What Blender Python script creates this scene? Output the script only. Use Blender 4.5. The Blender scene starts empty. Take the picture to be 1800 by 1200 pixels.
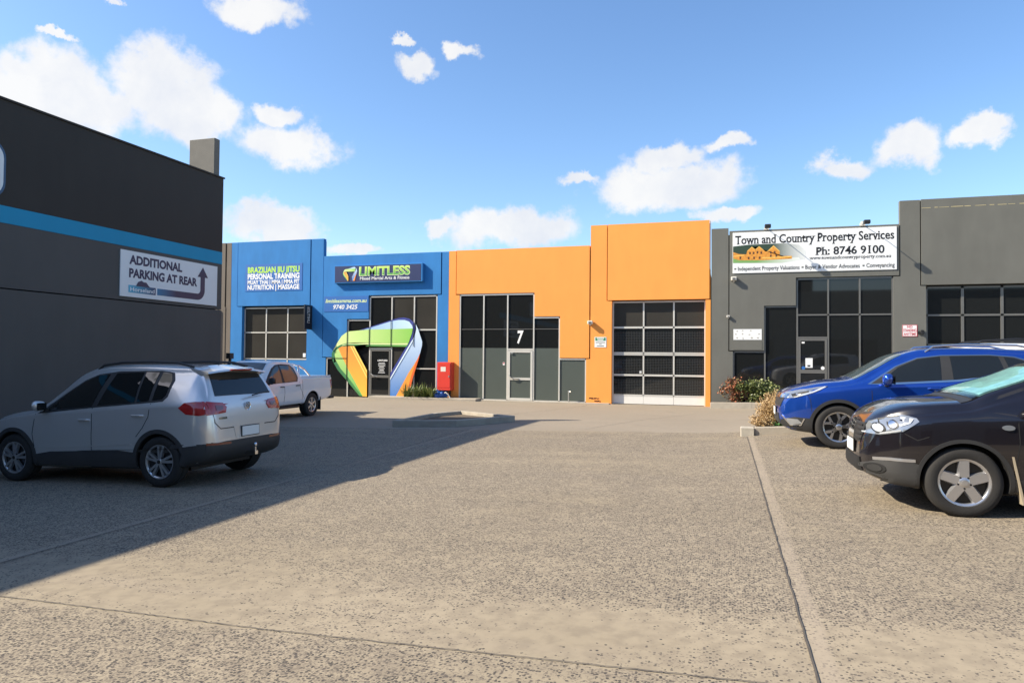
import bpy, bmesh, math, random
from mathutils import Vector, Matrix
from mathutils.bvhtree import BVHTree
from mathutils.geometry import delaunay_2d_cdt
R = math.radians
random.seed(7)
S = bpy.context.scene
COL = S.collection

# ------------------------------------------------------------------ camera
EYE = 1.82
YAW, PIT, ROL = 0.293168, 0.0236735, 0.00896447
cyw, syw, cpt, spt = math.cos(YAW), math.sin(YAW), math.cos(PIT), math.sin(PIT)
FW = Vector((-syw * cpt, cyw * cpt, spt))
R0 = Vector((cyw, syw, 0)); U0 = R0.cross(FW)
RT = R0 * math.cos(ROL) + U0 * math.sin(ROL)
UP = U0 * math.cos(ROL) - R0 * math.sin(ROL)
cam = bpy.data.cameras.new('camera')
cam.sensor_fit = 'HORIZONTAL'; cam.sensor_width = 36.0
cam.lens = 1234.446 / 1800 * 36
cam.clip_start = 0.05; cam.clip_end = 3000
camo = bpy.data.objects.new('camera', cam); COL.objects.link(camo)
M3 = Matrix((RT, UP, -FW)).transposed()
camo.matrix_world = Matrix.Translation((0, 0, EYE)) @ M3.to_4x4()
S.camera = camo
S.view_settings.view_transform = 'Standard'; S.view_settings.look = 'None'
S.view_settings.gamma = 1.0; S.view_settings.use_curve_mapping = False
S.view_settings.exposure = 1.0

# ------------------------------------------------------------------ sun + sky
SUN = Vector((1.0, 0.42, -0.82)).normalized()
sl = bpy.data.lights.new('sun', 'SUN'); sl.energy = 4.7; sl.angle = R(0.53); sl.color = (1.0, 0.90, 0.74)
so = bpy.data.objects.new('sun', sl); COL.objects.link(so)
so.rotation_euler = SUN.to_track_quat('-Z', 'Y').to_euler(); so.location = (-30, -12, 30)
W = bpy.data.worlds.new('World'); S.world = W; W.use_nodes = True
wn, wl = W.node_tree.nodes, W.node_tree.links
wn.clear()
w_out = wn.new('ShaderNodeOutputWorld')
sky = wn.new('ShaderNodeTexSky'); sky.sky_type = 'NISHITA'; sky.sun_disc = False
sky.sun_elevation = math.asin(-SUN.z)
sky.sun_rotation = math.atan2(-SUN.x, -SUN.y)
sky.altitude = 200; sky.air_density = 1.0; sky.dust_density = 0.8; sky.ozone_density = 2.5
hs = wn.new('ShaderNodeHueSaturation'); hs.inputs['Saturation'].default_value = 1.12; hs.inputs['Hue'].default_value = 0.502
wl.new(sky.outputs[0], hs.inputs['Color'])
bg = wn.new('ShaderNodeBackground'); bg.inputs[1].default_value = 0.122
wl.new(hs.outputs[0], bg.inputs[0])
bgc = wn.new('ShaderNodeBackground'); bgc.inputs[1].default_value = 0.50
mixw = wn.new('ShaderNodeMixShader')
wl.new(bg.outputs[0], mixw.inputs[1]); wl.new(bgc.outputs[0], mixw.inputs[2]); wl.new(mixw.outputs[0], w_out.inputs[0])
tc = wn.new('ShaderNodeTexCoord')
nz1 = wn.new('ShaderNodeTexNoise'); nz1.inputs['Scale'].default_value = 9; nz1.inputs['Detail'].default_value = 7; nz1.inputs['Roughness'].default_value = 0.62
wl.new(tc.outputs['Generated'], nz1.inputs['Vector'])
warp = wn.new('ShaderNodeVectorMath'); warp.operation = 'MULTIPLY_ADD'
sub5 = wn.new('ShaderNodeVectorMath'); sub5.operation = 'SUBTRACT'; sub5.inputs[1].default_value = (0.5, 0.5, 0.5)
wl.new(nz1.outputs['Color'], sub5.inputs[0])
wl.new(sub5.outputs[0], warp.inputs[0]); warp.inputs[1].default_value = (0.11, 0.11, 0.09)
wl.new(tc.outputs['Generated'], warp.inputs[2])
clouds = [(95,165,125,72),(285,150,95,70),(350,205,105,45),(520,262,92,40),(495,203,34,18),(450,8,78,26),(733,115,42,19),(712,75,24,9),(815,92,26,14),(478,392,92,34),(630,442,48,11),(890,405,130,34),(770,395,30,14),(1175,322,145,40),(1165,268,70,22),(1010,318,42,12),(1282,252,45,17),(1290,375,68,16),(1475,290,52,24),(1610,262,68,30),(1735,235,48,24),(190,8,20,8),(100,68,24,7)]
cl_dirs = []
for (px, py, rw, rh) in clouds:
    d = (FW + RT * ((px - 900) / 1234.4) - UP * ((py - 600) / 1234.4))
    k = d.length; d.normalize()
    cl_dirs.append((d, rw / 1234.4 / k * 1.18, rh / 1234.4 / k * 1.25))
rc = random.Random(3)
for i in range(34):          # the same kind of sky goes on all round
    az = rc.uniform(0, 2 * math.pi); el = R(rc.uniform(4, 48))
    d = Vector((math.sin(az) * math.cos(el), math.cos(az) * math.cos(el), math.sin(el)))
    q = d.dot(FW)
    if q > 0.2 and abs(d.dot(RT) / q) < 0.85 and abs(d.dot(UP) / q) < 0.62: continue
    cl_dirs.append((d, rc.uniform(.05, .13), rc.uniform(.02, .05)))
prev = None
for d, rw, rh in cl_dirs:
    z = -d; x = Vector((0, 0, 1)).cross(z).normalized(); y = z.cross(x)
    rot = Matrix((x, y, z)).transposed().to_euler()
    mp = wn.new('ShaderNodeMapping'); mp.vector_type = 'TEXTURE'
    mp.inputs['Location'].default_value = d; mp.inputs['Rotation'].default_value = rot; mp.inputs['Scale'].default_value = (rw, rh, 0.25)
    wl.new(warp.outputs[0], mp.inputs['Vector'])
    ln = wn.new('ShaderNodeVectorMath'); ln.operation = 'LENGTH'; wl.new(mp.outputs[0], ln.inputs[0])
    if prev is None: prev = ln.outputs['Value']
    else:
        mn = wn.new('ShaderNodeMath'); mn.operation = 'SMOOTH_MIN'; mn.inputs[2].default_value = 0.25
        wl.new(prev, mn.inputs[0]); wl.new(ln.outputs['Value'], mn.inputs[1]); prev = mn.outputs[0]
nz2 = wn.new('ShaderNodeTexNoise'); nz2.inputs['Scale'].default_value = 26; nz2.inputs['Detail'].default_value = 8; nz2.inputs['Roughness'].default_value = 0.6
wl.new(tc.outputs['Generated'], nz2.inputs['Vector'])
ad = wn.new('ShaderNodeMath'); ad.operation = 'MULTIPLY_ADD'; ad.inputs[1].default_value = 1.1
wl.new(nz2.outputs['Fac'], ad.inputs[0]); wl.new(prev, ad.inputs[2])
mr = wn.new('ShaderNodeMapRange'); mr.interpolation_type = 'SMOOTHSTEP'
mr.inputs['From Min'].default_value = 1.52; mr.inputs['From Max'].default_value = 1.08
mr.inputs['To Min'].default_value = 0.0; mr.inputs['To Max'].default_value = 0.93
wl.new(ad.outputs[0], mr.inputs['Value']); wl.new(mr.outputs[0], mixw.inputs[0])
cr = wn.new('ShaderNodeValToRGB')
cr.color_ramp.elements[0].position = 0.30; cr.color_ramp.elements[0].color = (0.80, 0.83, 0.90, 1)
cr.color_ramp.elements[1].position = 0.62; cr.color_ramp.elements[1].color = (1.0, 0.99, 0.97, 1)
wl.new(nz1.outputs['Fac'], cr.inputs[0]); wl.new(cr.outputs[0], bgc.inputs[0])

# ------------------------------------------------------------------ helpers
def mk_obj(name, me, mat=None, parent=None):
    o = bpy.data.objects.new(name, me); COL.objects.link(o)
    if mat is not None and not me.materials: me.materials.append(mat)
    if parent is not None: o.parent = parent
    return o
def empty(name, loc=(0, 0, 0), rot=None):
    o = bpy.data.objects.new(name, None); COL.objects.link(o); o.location = loc
    o.empty_display_size = 0.2
    if rot is not None: o.rotation_euler = rot
    return o
def tag(o, label, cat, group=None, kind=None):
    o['label'] = label; o['category'] = cat
    if group: o['group'] = group
    if kind: o['kind'] = kind
    return o
def structure(o):
    o['kind'] = 'structure'; return o
class MB:
    """collects simple solids into one mesh"""
    def __init__(s): s.v = []; s.f = []
    def add(s, vs, fs):
        b = len(s.v); s.v += [tuple(v) for v in vs]; s.f += [tuple(i + b for i in f) for f in fs]
    def box(s, x0, x1, y0, y1, z0, z1):
        s.add([(x0,y0,z0),(x1,y0,z0),(x1,y1,z0),(x0,y1,z0),(x0,y0,z1),(x1,y0,z1),(x1,y1,z1),(x0,y1,z1)],
              [(0,3,2,1),(4,5,6,7),(0,1,5,4),(1,2,6,5),(2,3,7,6),(3,0,4,7)])
    def tube(s, pts, r, n=8, r2=None):
        pts = [Vector(p) for p in pts]; m = len(pts); vs = []; fs = []
        for i, p in enumerate(pts):
            t = (pts[min(i+1,m-1)] - pts[max(i-1,0)]).normalized()
            a = t.orthogonal().normalized() if i == 0 else (a - t * a.dot(t)).normalized()
            b = t.cross(a); rr = r if r2 is None else r + (r2 - r) * i / (m - 1)
            for k in range(n):
                an = 2 * math.pi * k / n; vs.append(p + a * math.cos(an) * rr + b * math.sin(an) * rr)
        for i in range(m - 1):
            for k in range(n):
                fs.append((i*n+k, i*n+(k+1)%n, (i+1)*n+(k+1)%n, (i+1)*n+k))
        fs.append(tuple(range(n-1,-1,-1))); fs.append(tuple((m-1)*n+k for k in range(n)))
        s.add(vs, fs)
    def lathe(s, prof, n=32, axis='y', c=(0,0,0), close=False):
        """prof: (r, h) pairs about the axis"""
        vs = []; fs = []; m = len(prof)
        for r, h in prof:
            for k in range(n):
                a = 2 * math.pi * k / n
                if axis == 'y': vs.append((c[0] + r*math.cos(a), c[1] + h, c[2] + r*math.sin(a)))
                elif axis == 'z': vs.append((c[0] + r*math.cos(a), c[1] + r*math.sin(a), c[2] + h))
                else: vs.append((c[0] + h, c[1] + r*math.cos(a), c[2] + r*math.sin(a)))
        for i in range(m - 1 if not close else m):
            for k in range(n):
                fs.append((i*n+k, i*n+(k+1)%n, ((i+1)%m)*n+(k+1)%n, ((i+1)%m)*n+k))
        s.add(vs, fs)
    def prism(s, poly, h0, h1, fn):
        """2D polygon extruded between h0 and h1; fn(u, v, h) -> 3D"""
        n = len(poly)
        vs = [fn(u, v, h0) for u, v in poly] + [fn(u, v, h1) for u, v in poly]
        fs = [tuple(range(n)), tuple(range(2*n-1, n-1, -1))] + [(i, (i+1)%n, n+(i+1)%n, n+i)[::-1] for i in range(n)]
        s.add(vs, fs)
    def build(s, name, mat, parent=None, smooth=False, bevel=0):
        me = bpy.data.meshes.new(name); me.from_pydata(s.v, [], s.f)
        bm = bmesh.new(); bm.from_mesh(me); bmesh.ops.recalc_face_normals(bm, faces=bm.faces)
        if bevel: bmesh.ops.bevel(bm, geom=[e for e in bm.edges if e.calc_face_angle(0) > .5], offset=bevel, segments=1, affect='EDGES')
        bm.to_mesh(me); bm.free()
        if smooth:
            me.shade_smooth(); me.set_sharp_from_angle(angle=R(38))
        return mk_obj(name, me, mat, parent)
def box(name, mat, parent, x0, x1, y0, y1, z0, z1, bevel=0):
    m = MB(); m.box(x0, x1, y0, y1, z0, z1); return m.build(name, mat, parent, bevel=bevel)
def xz(u, v, h): return (u, h, v)            # facade polygons: X, Z, depth Y
def yz(u, v, h): return (h, u, v)
def ground_z(X, Y):
    X = max(-16, min(6, X)); t = min(1, max(0, (Y - 14) / 13.)); t = t*t*(3-2*t)
    e = min(1, max(0, (X + .5) / 2.2)); e = e*e*(3-2*e)
    pts = [(7, 0), (9.5, .05), (12, .10), (16, .12), (20, .08), (28, .05)]
    v = 0 if Y <= 7 else .05
    for (a, b), (c, d) in zip(pts, pts[1:]):
        if a <= Y <= c: v = b + (d - b) * (Y - a) / (c - a)
    return EYE - 1.60 - .22*t + .026*(1-t)*X + e*v

# ------------------------------------------------------------------ materials
def mat(name, col, rough=0.6, metal=0.0, coat=0.0, var=0.0, vscale=3.0, bump=0.0, bscale=40.0, spec=0.5, stretch=None):
    m = bpy.data.materials.new(name); m.use_nodes = True
    nt = m.node_tree; b = nt.nodes['Principled BSDF']
    b.inputs['Base Color'].default_value = (*col, 1); b.inputs['Roughness'].default_value = rough
    b.inputs['Metallic'].default_value = metal; b.inputs['Coat Weight'].default_value = coat
    b.inputs['Coat Roughness'].default_value = 0.04; b.inputs['Specular IOR Level'].default_value = spec
    if var or bump:
        t = nt.nodes.new('ShaderNodeTexCoord'); src = t.outputs['Object']
        if stretch:
            mp = nt.nodes.new('ShaderNodeMapping'); mp.inputs['Scale'].default_value = stretch
            nt.links.new(src, mp.inputs[0]); src = mp.outputs[0]
    if var:
        n = nt.nodes.new('ShaderNodeTexNoise'); n.inputs['Scale'].default_value = vscale; n.inputs['Detail'].default_value = 6
        nt.links.new(src, n.inputs['Vector'])
        mx = nt.nodes.new('ShaderNodeMix'); mx.data_type = 'RGBA'
        mx.inputs[6].default_value = (*[c * (1 - var) for c in col], 1); mx.inputs[7].default_value = (*[min(1, c * (1 + var)) for c in col], 1)
        nt.links.new(n.outputs['Fac'], mx.inputs[0]); nt.links.new(mx.outputs[2], b.inputs['Base Color'])
    if bump:
        n2 = nt.nodes.new('ShaderNodeTexNoise'); n2.inputs['Scale'].default_value = bscale; n2.inputs['Detail'].default_value = 4
        nt.links.new(src, n2.inputs['Vector'])
        bp = nt.nodes.new('ShaderNodeBump'); bp.inputs['Strength'].default_value = bump; bp.inputs['Distance'].default_value = 0.02
        nt.links.new(n2.outputs['Fac'], bp.inputs['Height']); nt.links.new(bp.outputs[0], b.inputs['Normal'])
    return m
def painted_wall(name, col, rough=0.75, streak=0.10, specks=0.0):
    """painted precast concrete: faint vertical runs, blotches, a few pits"""
    m = bpy.data.materials.new(name); m.use_nodes = True
    nt = m.node_tree; N = nt.nodes.new; L = nt.links.new; b = nt.nodes['Principled BSDF']
    b.inputs['Roughness'].default_value = rough; b.inputs['Specular IOR Level'].default_value = 0.3
    t = N('ShaderNodeTexCoord')
    mp = N('ShaderNodeMapping'); mp.inputs['Scale'].default_value = (1.6, 1.6, 0.45); L(t.outputs['Object'], mp.inputs[0])
    n1 = N('ShaderNodeTexNoise'); n1.inputs['Scale'].default_value = 1.6; n1.inputs['Detail'].default_value = 7; L(mp.outputs[0], n1.inputs['Vector'])
    n2 = N('ShaderNodeTexNoise'); n2.inputs['Scale'].default_value = 0.9; n2.inputs['Detail'].default_value = 5; L(t.outputs['Object'], n2.inputs['Vector'])
    a = N('ShaderNodeMath'); a.operation = 'ADD'; L(n1.outputs['Fac'], a.inputs[0]); L(n2.outputs['Fac'], a.inputs[1])
    mx = N('ShaderNodeMix'); mx.data_type = 'RGBA'
    mx.inputs[6].default_value = (*[c * (1 - streak) for c in col], 1); mx.inputs[7].default_value = (*[min(1, c * (1 + streak)) for c in col], 1)
    mr = N('ShaderNodeMapRange'); mr.inputs['From Min'].default_value = 0.7; mr.inputs['From Max'].default_value = 1.3
    L(a.outputs[0], mr.inputs[0]); L(mr.outputs[0], mx.inputs[0]); outc = mx.outputs[2]
    if specks:
        v = N('ShaderNodeTexVoronoi'); v.inputs['Scale'].default_value = 2.6; L(t.outputs['Object'], v.inputs['Vector'])
        n4 = N('ShaderNodeTexNoise'); n4.inputs['Scale'].default_value = 22; L(t.outputs['Object'], n4.inputs['Vector'])
        am = N('ShaderNodeMath'); am.operation = 'MULTIPLY_ADD'; am.inputs[1].default_value = 0.06; L(n4.outputs['Fac'], am.inputs[0]); L(v.outputs['Distance'], am.inputs[2])
        lt = N('ShaderNodeMath'); lt.operation = 'LESS_THAN'; lt.inputs[1].default_value = 0.068; L(am.outputs[0], lt.inputs[0])
        ml = N('ShaderNodeMath'); ml.operation = 'MULTIPLY'; ml.inputs[1].default_value = specks; L(lt.outputs[0], ml.inputs[0])
        m2 = N('ShaderNodeMix'); m2.data_type = 'RGBA'; L(ml.outputs[0], m2.inputs[0]); L(outc, m2.inputs[6]); m2.inputs[7].default_value = (*[c * .45 for c in col], 1)
        outc = m2.outputs[2]
    L(outc, b.inputs['Base Color'])
    n3 = N('ShaderNodeTexNoise'); n3.inputs['Scale'].default_value = 60; n3.inputs['Detail'].default_value = 3; L(t.outputs['Object'], n3.inputs['Vector'])
    bp = N('ShaderNodeBump'); bp.inputs['Strength'].default_value = 0.15; bp.inputs['Distance'].default_value = 0.01
    L(n3.outputs['Fac'], bp.inputs['Height']); L(bp.outputs[0], b.inputs['Normal'])
    return m
def gradient(name, c0, c1, axis, v0, v1, rough=0.45):
    """printed vinyl whose print runs from one colour to another along an axis"""
    m = bpy.data.materials.new(name); m.use_nodes = True
    nt = m.node_tree; N = nt.nodes.new; L = nt.links.new; b = nt.nodes['Principled BSDF']; b.inputs['Roughness'].default_value = rough
    t = N('ShaderNodeTexCoord'); sp = N('ShaderNodeSeparateXYZ'); L(t.outputs['Object'], sp.inputs[0])
    mr = N('ShaderNodeMapRange'); mr.inputs['From Min'].default_value = v0; mr.inputs['From Max'].default_value = v1; L(sp.outputs[axis], mr.inputs[0])
    mx = N('ShaderNodeMix'); mx.data_type = 'RGBA'; mx.inputs[6].default_value = (*c0, 1); mx.inputs[7].default_value = (*c1, 1)
    L(mr.outputs[0], mx.inputs[0]); L(mx.outputs[2], b.inputs['Base Color'])
    return m
def ground_material():
    m = bpy.data.materials.new('exposed_aggregate_concrete'); m.use_nodes = True
    nt = m.node_tree; N = nt.nodes.new; L = nt.links.new; b = nt.nodes['Principled BSDF']
    b.inputs['Roughness'].default_value = 0.85; b.inputs['Specular IOR Level'].default_value = 0.25
    t = N('ShaderNodeTexCoord'); P = t.outputs['Object']
    def noise(scale, detail=6, rough=.55, vec=P):
        n = N('ShaderNodeTexNoise'); n.inputs['Scale'].default_value = scale; n.inputs['Detail'].default_value = detail; n.inputs['Roughness'].default_value = rough
        L(vec, n.inputs['Vector']); return n.outputs['Fac']
    def math_(op, a, bb, c=None):
        n = N('ShaderNodeMath'); n.operation = op
        for i, q in enumerate((a, bb, c)):
            if q is None: continue
            if isinstance(q, (int, float)): n.inputs[i].default_value = q
            else: L(q, n.inputs[i])
        return n.outputs[0]
    def rng(v, a, bb, lo=0., hi=1.):
        n = N('ShaderNodeMapRange'); n.interpolation_type = 'SMOOTHSTEP'
        n.inputs['From Min'].default_value = a; n.inputs['From Max'].default_value = bb; n.inputs['To Min'].default_value = lo; n.inputs['To Max'].default_value = hi
        L(v, n.inputs['Value']); return n.outputs[0]
    def mix(f, a, bb):
        n = N('ShaderNodeMix'); n.data_type = 'RGBA'
        if isinstance(f, float): n.inputs[0].default_value = f
        else: L(f, n.inputs[0])
        for i, q in ((6, a), (7, bb)):
            if isinstance(q, tuple): n.inputs[i].default_value = (*q, 1)
            else: L(q, n.inputs[i])
        return n.outputs[2]
    sp = N('ShaderNodeSeparateXYZ'); L(P, sp.inputs[0]); X, Y = sp.outputs[0], sp.outputs[1]
    st = N('ShaderNodeMapping'); st.inputs['Scale'].default_value = (0.16, 1.6, 1); L(P, st.inputs[0])
    streak = noise(1.0, 7, .6, st.outputs[0])
    big = noise(0.28, 5); mid = noise(1.3, 6); fine = noise(9, 5)
    # how much of the stone shows: worn bare in bands, hidden under laitance elsewhere
    expo = math_('ADD', math_('MULTIPLY', big, .9), math_('ADD', math_('MULTIPLY', mid, .5), math_('MULTIPLY', streak, .7)))
    yw = math_('ADD', Y, math_('MULTIPLY', mid, .25))
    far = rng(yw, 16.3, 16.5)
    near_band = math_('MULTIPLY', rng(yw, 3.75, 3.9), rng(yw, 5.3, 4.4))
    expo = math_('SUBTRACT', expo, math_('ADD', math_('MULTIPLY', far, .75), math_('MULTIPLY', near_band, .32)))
    expo = rng(expo, .62, 1.16)
    v = N('ShaderNodeTexVoronoi'); v.inputs['Scale'].default_value = 58; v.inputs['Randomness'].default_value = 1; L(P, v.inputs['Vector'])
    vs = N('ShaderNodeSeparateColor'); L(v.outputs['Color'], vs.inputs[0])
    thr = math_('MULTIPLY', expo, .56)
    stone = math_('MULTIPLY', math_('LESS_THAN', vs.outputs[0], thr), math_('LESS_THAN', v.outputs['Distance'], .50))
    v2 = N('ShaderNodeTexVoronoi'); v2.inputs['Scale'].default_value = 95; L(P, v2.inputs['Vector'])
    vs2 = N('ShaderNodeSeparateColor'); L(v2.outputs['Color'], vs2.inputs[0])
    grit = math_('LESS_THAN', vs2.outputs[0], math_('MULTIPLY', expo, .45))
    base = mix(rng(big, .3, .7), (.275, .228, .158), (.335, .28, .2))
    base = mix(rng(fine, .35, .7, 0, .5), base, (.175, .143, .105))
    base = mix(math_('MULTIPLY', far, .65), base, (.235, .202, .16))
    base = mix(rng(streak, .52, .78, 0, .35), base, (.31, .258, .195))
    def near_line(v, at, half, soft):      # 1 within `half` of a line, fading over `soft`
        return rng(math_('ABSOLUTE', math_('SUBTRACT', v, at), 0.0), half + soft, half)
    wob = math_('MULTIPLY', math_('SUBTRACT', mid, .5), .06)
    xw = math_('ADD', X, wob); yl = math_('ADD', Y, wob)
    finish = math_('MULTIPLY', near_line(xw, .52, .025, .05), rng(Y, 15.2, 14.9))          # trowelled slab edge
    finish = math_('MAXIMUM', finish, math_('MULTIPLY', near_line(xw, -5.86, .03, .05), rng(Y, 16.6, 16.2)))
    for yy_ in (9.95, 7.45, 12.5):                                                        # worn-out bay lines
        finish = math_('MAXIMUM', finish, math_('MULTIPLY', math_('MULTIPLY', near_line(yl, yy_, .02, .03), rng(X, .6, .8)), .55))
    finish = math_('MULTIPLY', finish, rng(math_('ADD', fine, mid), .75, 1.15, .25, .85))
    dark = mix(vs.outputs[1], (.030, .029, .029), (.12, .10, .082))
    col = mix(math_('MULTIPLY', grit, .55), base, (.14, .115, .09))
    col = mix(math_('MULTIPLY', stone, .95), col, dark)
    col = mix(math_('MULTIPLY', finish, .6), col, (.35, .29, .22))
    stain = rng(noise(.75, 4), .60, .74, 0, .32)
    col = mix(stain, col, (.15, .125, .1))
    tyre = rng(noise(.55, 6, .65), .62, .76, 0, .22)
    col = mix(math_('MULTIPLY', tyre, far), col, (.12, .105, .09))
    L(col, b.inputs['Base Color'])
    hgt = math_('ADD', math_('MULTIPLY', math_('ADD', stone, math_('MULTIPLY', grit, .5)), -.5), math_('MULTIPLY', fine, .6))
    bp = N('ShaderNodeBump'); bp.inputs['Strength'].default_value = .35; bp.inputs['Distance'].default_value = .006
    L(hgt, bp.inputs['Height']); L(bp.outputs[0], b.inputs['Normal'])
    return m
M = {}
M['ground'] = ground_material()
M['blue'] = painted_wall('blue_paint', (.026, .180, .45), streak=.10)
M['orange'] = painted_wall('orange_paint', (.84, .32, .07), streak=.035, specks=.5)
M['grey'] = painted_wall('grey_paint', (.13, .13, .115), streak=.08)
M['brown'] = painted_wall('brown_paint', (.15, .125, .10), streak=.08)
M['black_wall'] = painted_wall('black_brown_paint', (.032, .026, .0205), rough=.6, streak=.08)
M['grey_wall'] = painted_wall('charcoal_paint', (.086, .080, .074), rough=.65, streak=.06)
M['cyan'] = painted_wall('cyan_paint', (.012, .27, .46), rough=.6, streak=.04)
M['concrete'] = mat('raw_concrete', (.30, .27, .23), .9, var=.25, vscale=2.5, bump=.3)
M['kerb'] = mat('kerb_concrete', (.34, .30, .24), .9, var=.3, vscale=3.5, bump=.35, bscale=50)
M['kerb_white'] = mat('worn_white_paint', (.40, .365, .30), .85, var=.25, vscale=12, bump=.2)
M['soil'] = mat('dry_soil', (.12, .09, .06), .95, var=.45, vscale=14, bump=.8, bscale=30)
M['joint'] = mat('joint_filler', (.085, .072, .058), .9, var=.4, vscale=8)
M['joint_band'] = mat('trowelled_band', (.315, .255, .185), .85, var=.22, vscale=7, bump=.2)
M['alu'] = mat('cream_aluminium', (.62, .60, .54), .4, .25, var=.08, vscale=2)
M['grey_alu'] = mat('grey_aluminium', (.17, .165, .15), .4, .4, var=.1, vscale=2)
M['glass'] = mat('dark_window_glass', (.012, .013, .013), .03, spec=.6)
M['glass_warm'] = mat('window_glass_with_blind', (.045, .042, .036), .06, spec=.5, var=.35, vscale=.8)
M['tint'] = mat('grey_green_film', (.078, .092, .080), .32, var=.07, vscale=1.2)
M['void'] = mat('dark_interior', (.01, .01, .01), .9)
M['wire'] = mat('steel_mesh', (.10, .10, .095), .5, .6)
M['door_white'] = mat('door_panel_white', (.70, .68, .63), .5, var=.06, vscale=5)
M['red'] = mat('red_enamel', (.62, .045, .03), .4, var=.12, vscale=3)
M['navy'] = mat('navy_sign', (.022, .032, .10), .4, var=.06, vscale=2)
M['sign_blue'] = mat('sign_blue_vinyl', (.025, .13, .40), .45)
M['white'] = mat('white_vinyl', (.80, .80, .78), .45)
M['sign_white'] = mat('white_sign_sheet', (.74, .75, .74), .4, var=.04, vscale=2)
M['black_ink'] = mat('black_ink', (.012, .012, .014), .5)
M['purple_ink'] = mat('dark_violet_ink', (.045, .035, .075), .5)
M['lime'] = mat('lime_vinyl', (.45, .72, .08), .45)
M['pale_lime'] = mat('pale_lime_vinyl', (.72, .84, .38), .45)
M['green_ink'] = mat('green_ink', (.01, .20, .10), .5)
M['red_ink'] = mat('red_ink', (.55, .03, .05), .5)
M['fixture'] = mat('white_plastic', (.66, .63, .56), .5)
M['dark_metal'] = mat('dark_metal', (.03, .03, .03), .45, .5)
M['steel'] = mat('galvanised_steel', (.42, .42, .40), .4, .8)
M['warehouse'] = painted_wall('pale_grey_cladding', (.24, .24, .22), streak=.08)
M['rubber'] = mat('tyre_rubber', (.018, .017, .016), .85, var=.3, vscale=6, bump=.2, bscale=90)
M['plastic'] = mat('black_plastic', (.022, .022, .022), .55, var=.15, vscale=5)
M['plastic_worn'] = mat('grey_black_plastic', (.035, .035, .035), .6, var=.25, vscale=5)
M['seam'] = mat('panel_gap', (.006, .006, .006), .8)
M['alloy'] = mat('alloy_silver', (.55, .55, .56), .28, .85)
M['alloy_dark'] = mat('alloy_black', (.02, .02, .02), .3, .3)
M['chrome'] = mat('chrome', (.75, .75, .75), .08, 1.0)
M['car_glass'] = mat('car_glass', (.010, .012, .012), .02, spec=.6)
M['car_glass_light'] = mat('clear_car_glass', (.07, .09, .09), .03, spec=.7, var=.6, vscale=3)
M['lamp_red'] = mat('red_lamp_lens', (.36, .012, .012), .12, coat=1, var=.4, vscale=9)
M['lamp_dark_red'] = mat('dark_red_lens', (.14, .01, .01), .15, coat=1)
M['lamp_clear'] = mat('headlamp_lens', (.34, .36, .38), .12, .6, coat=1)
M['lamp_bright'] = mat('lamp_reflector', (.62, .64, .66), .2, .4, coat=1)
M['plate'] = mat('number_plate', (.72, .73, .70), .5)

# ------------------------------------------------------------------ lettering (built-in font, turned into meshes first)
TXT = {}
def lettering(s, bold=0.0, shear=0.0, serif=False, spacing=1.0):
    key = (s, bold, shear, serif, spacing)
    if key in TXT: return TXT[key]
    cu = bpy.data.curves.new('lettering', 'FONT'); cu.body = s; cu.size = 1; cu.offset = bold; cu.shear = shear; cu.space_character = spacing
    cu.resolution_u = 3
    o = bpy.data.objects.new('lettering', cu); COL.objects.link(o)
    dg = bpy.context.evaluated_depsgraph_get(); dg.update()
    me = bpy.data.meshes.new_from_object(o.evaluated_get(dg))
    bpy.data.objects.remove(o)
    vs = [(v.co.x, v.co.y) for v in me.vertices]; fs = [tuple(p.vertices) for p in me.polygons]
    if serif:
        cnt = {}
        for p in me.polygons:
            for e in p.edge_keys: cnt[e] = cnt.get(e, 0) + 1
        for (a, b), c in cnt.items():
            if c != 1: continue
            (xa, ya), (xb, yb) = vs[a], vs[b]
            ln = abs(xa - xb)
            if abs(ya - yb) < 1e-3 and .05 < ln < .19:
                up = any(abs(ya - q) < .03 for q in (0, )) or ya < -.1
                x0, x1 = min(xa, xb) - .075, max(xa, xb) + .075
                z0, z1 = (ya, ya + .05) if up else (ya - .05, ya)
                k = len(vs); vs = vs + [(x0, z0), (x1, z0), (x1, z1), (x0, z1)]; fs.append((k, k+1, k+2, k+3))
    x0 = min(v[0] for v in vs); x1 = max(v[0] for v in vs)
    cap = [v[1] for v in vs]; y0 = min(cap); y1 = max(cap)
    TXT[key] = ([((x - x0) / (x1 - x0), y) for x, y in vs], fs, y0, y1)
    return TXT[key]
def text_on(name, s, fn, u0, u1, v0, v1, matl, parent, bold=0.0, shear=0.0, serif=False, full=False, spacing=1.0, lift=.003):
    """fn(u, v, lift) maps sign coordinates to 3D; v0..v1 is baseline to cap height (or full box)"""
    vs, fs, y0, y1 = lettering(s, bold, shear, serif, spacing)
    if full: lo, hi = y0, y1
    else: lo, hi = 0.0, (.69 if any(c.isupper() or c.isdigit() for c in s) else .72)
    P = [fn(u0 + x * (u1 - u0), v0 + (y - lo) / (hi - lo) * (v1 - v0), lift) for x, y in vs]
    me = bpy.data.meshes.new(name); me.from_pydata(P, [], fs)
    return mk_obj(name, me, matl, parent)

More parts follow.
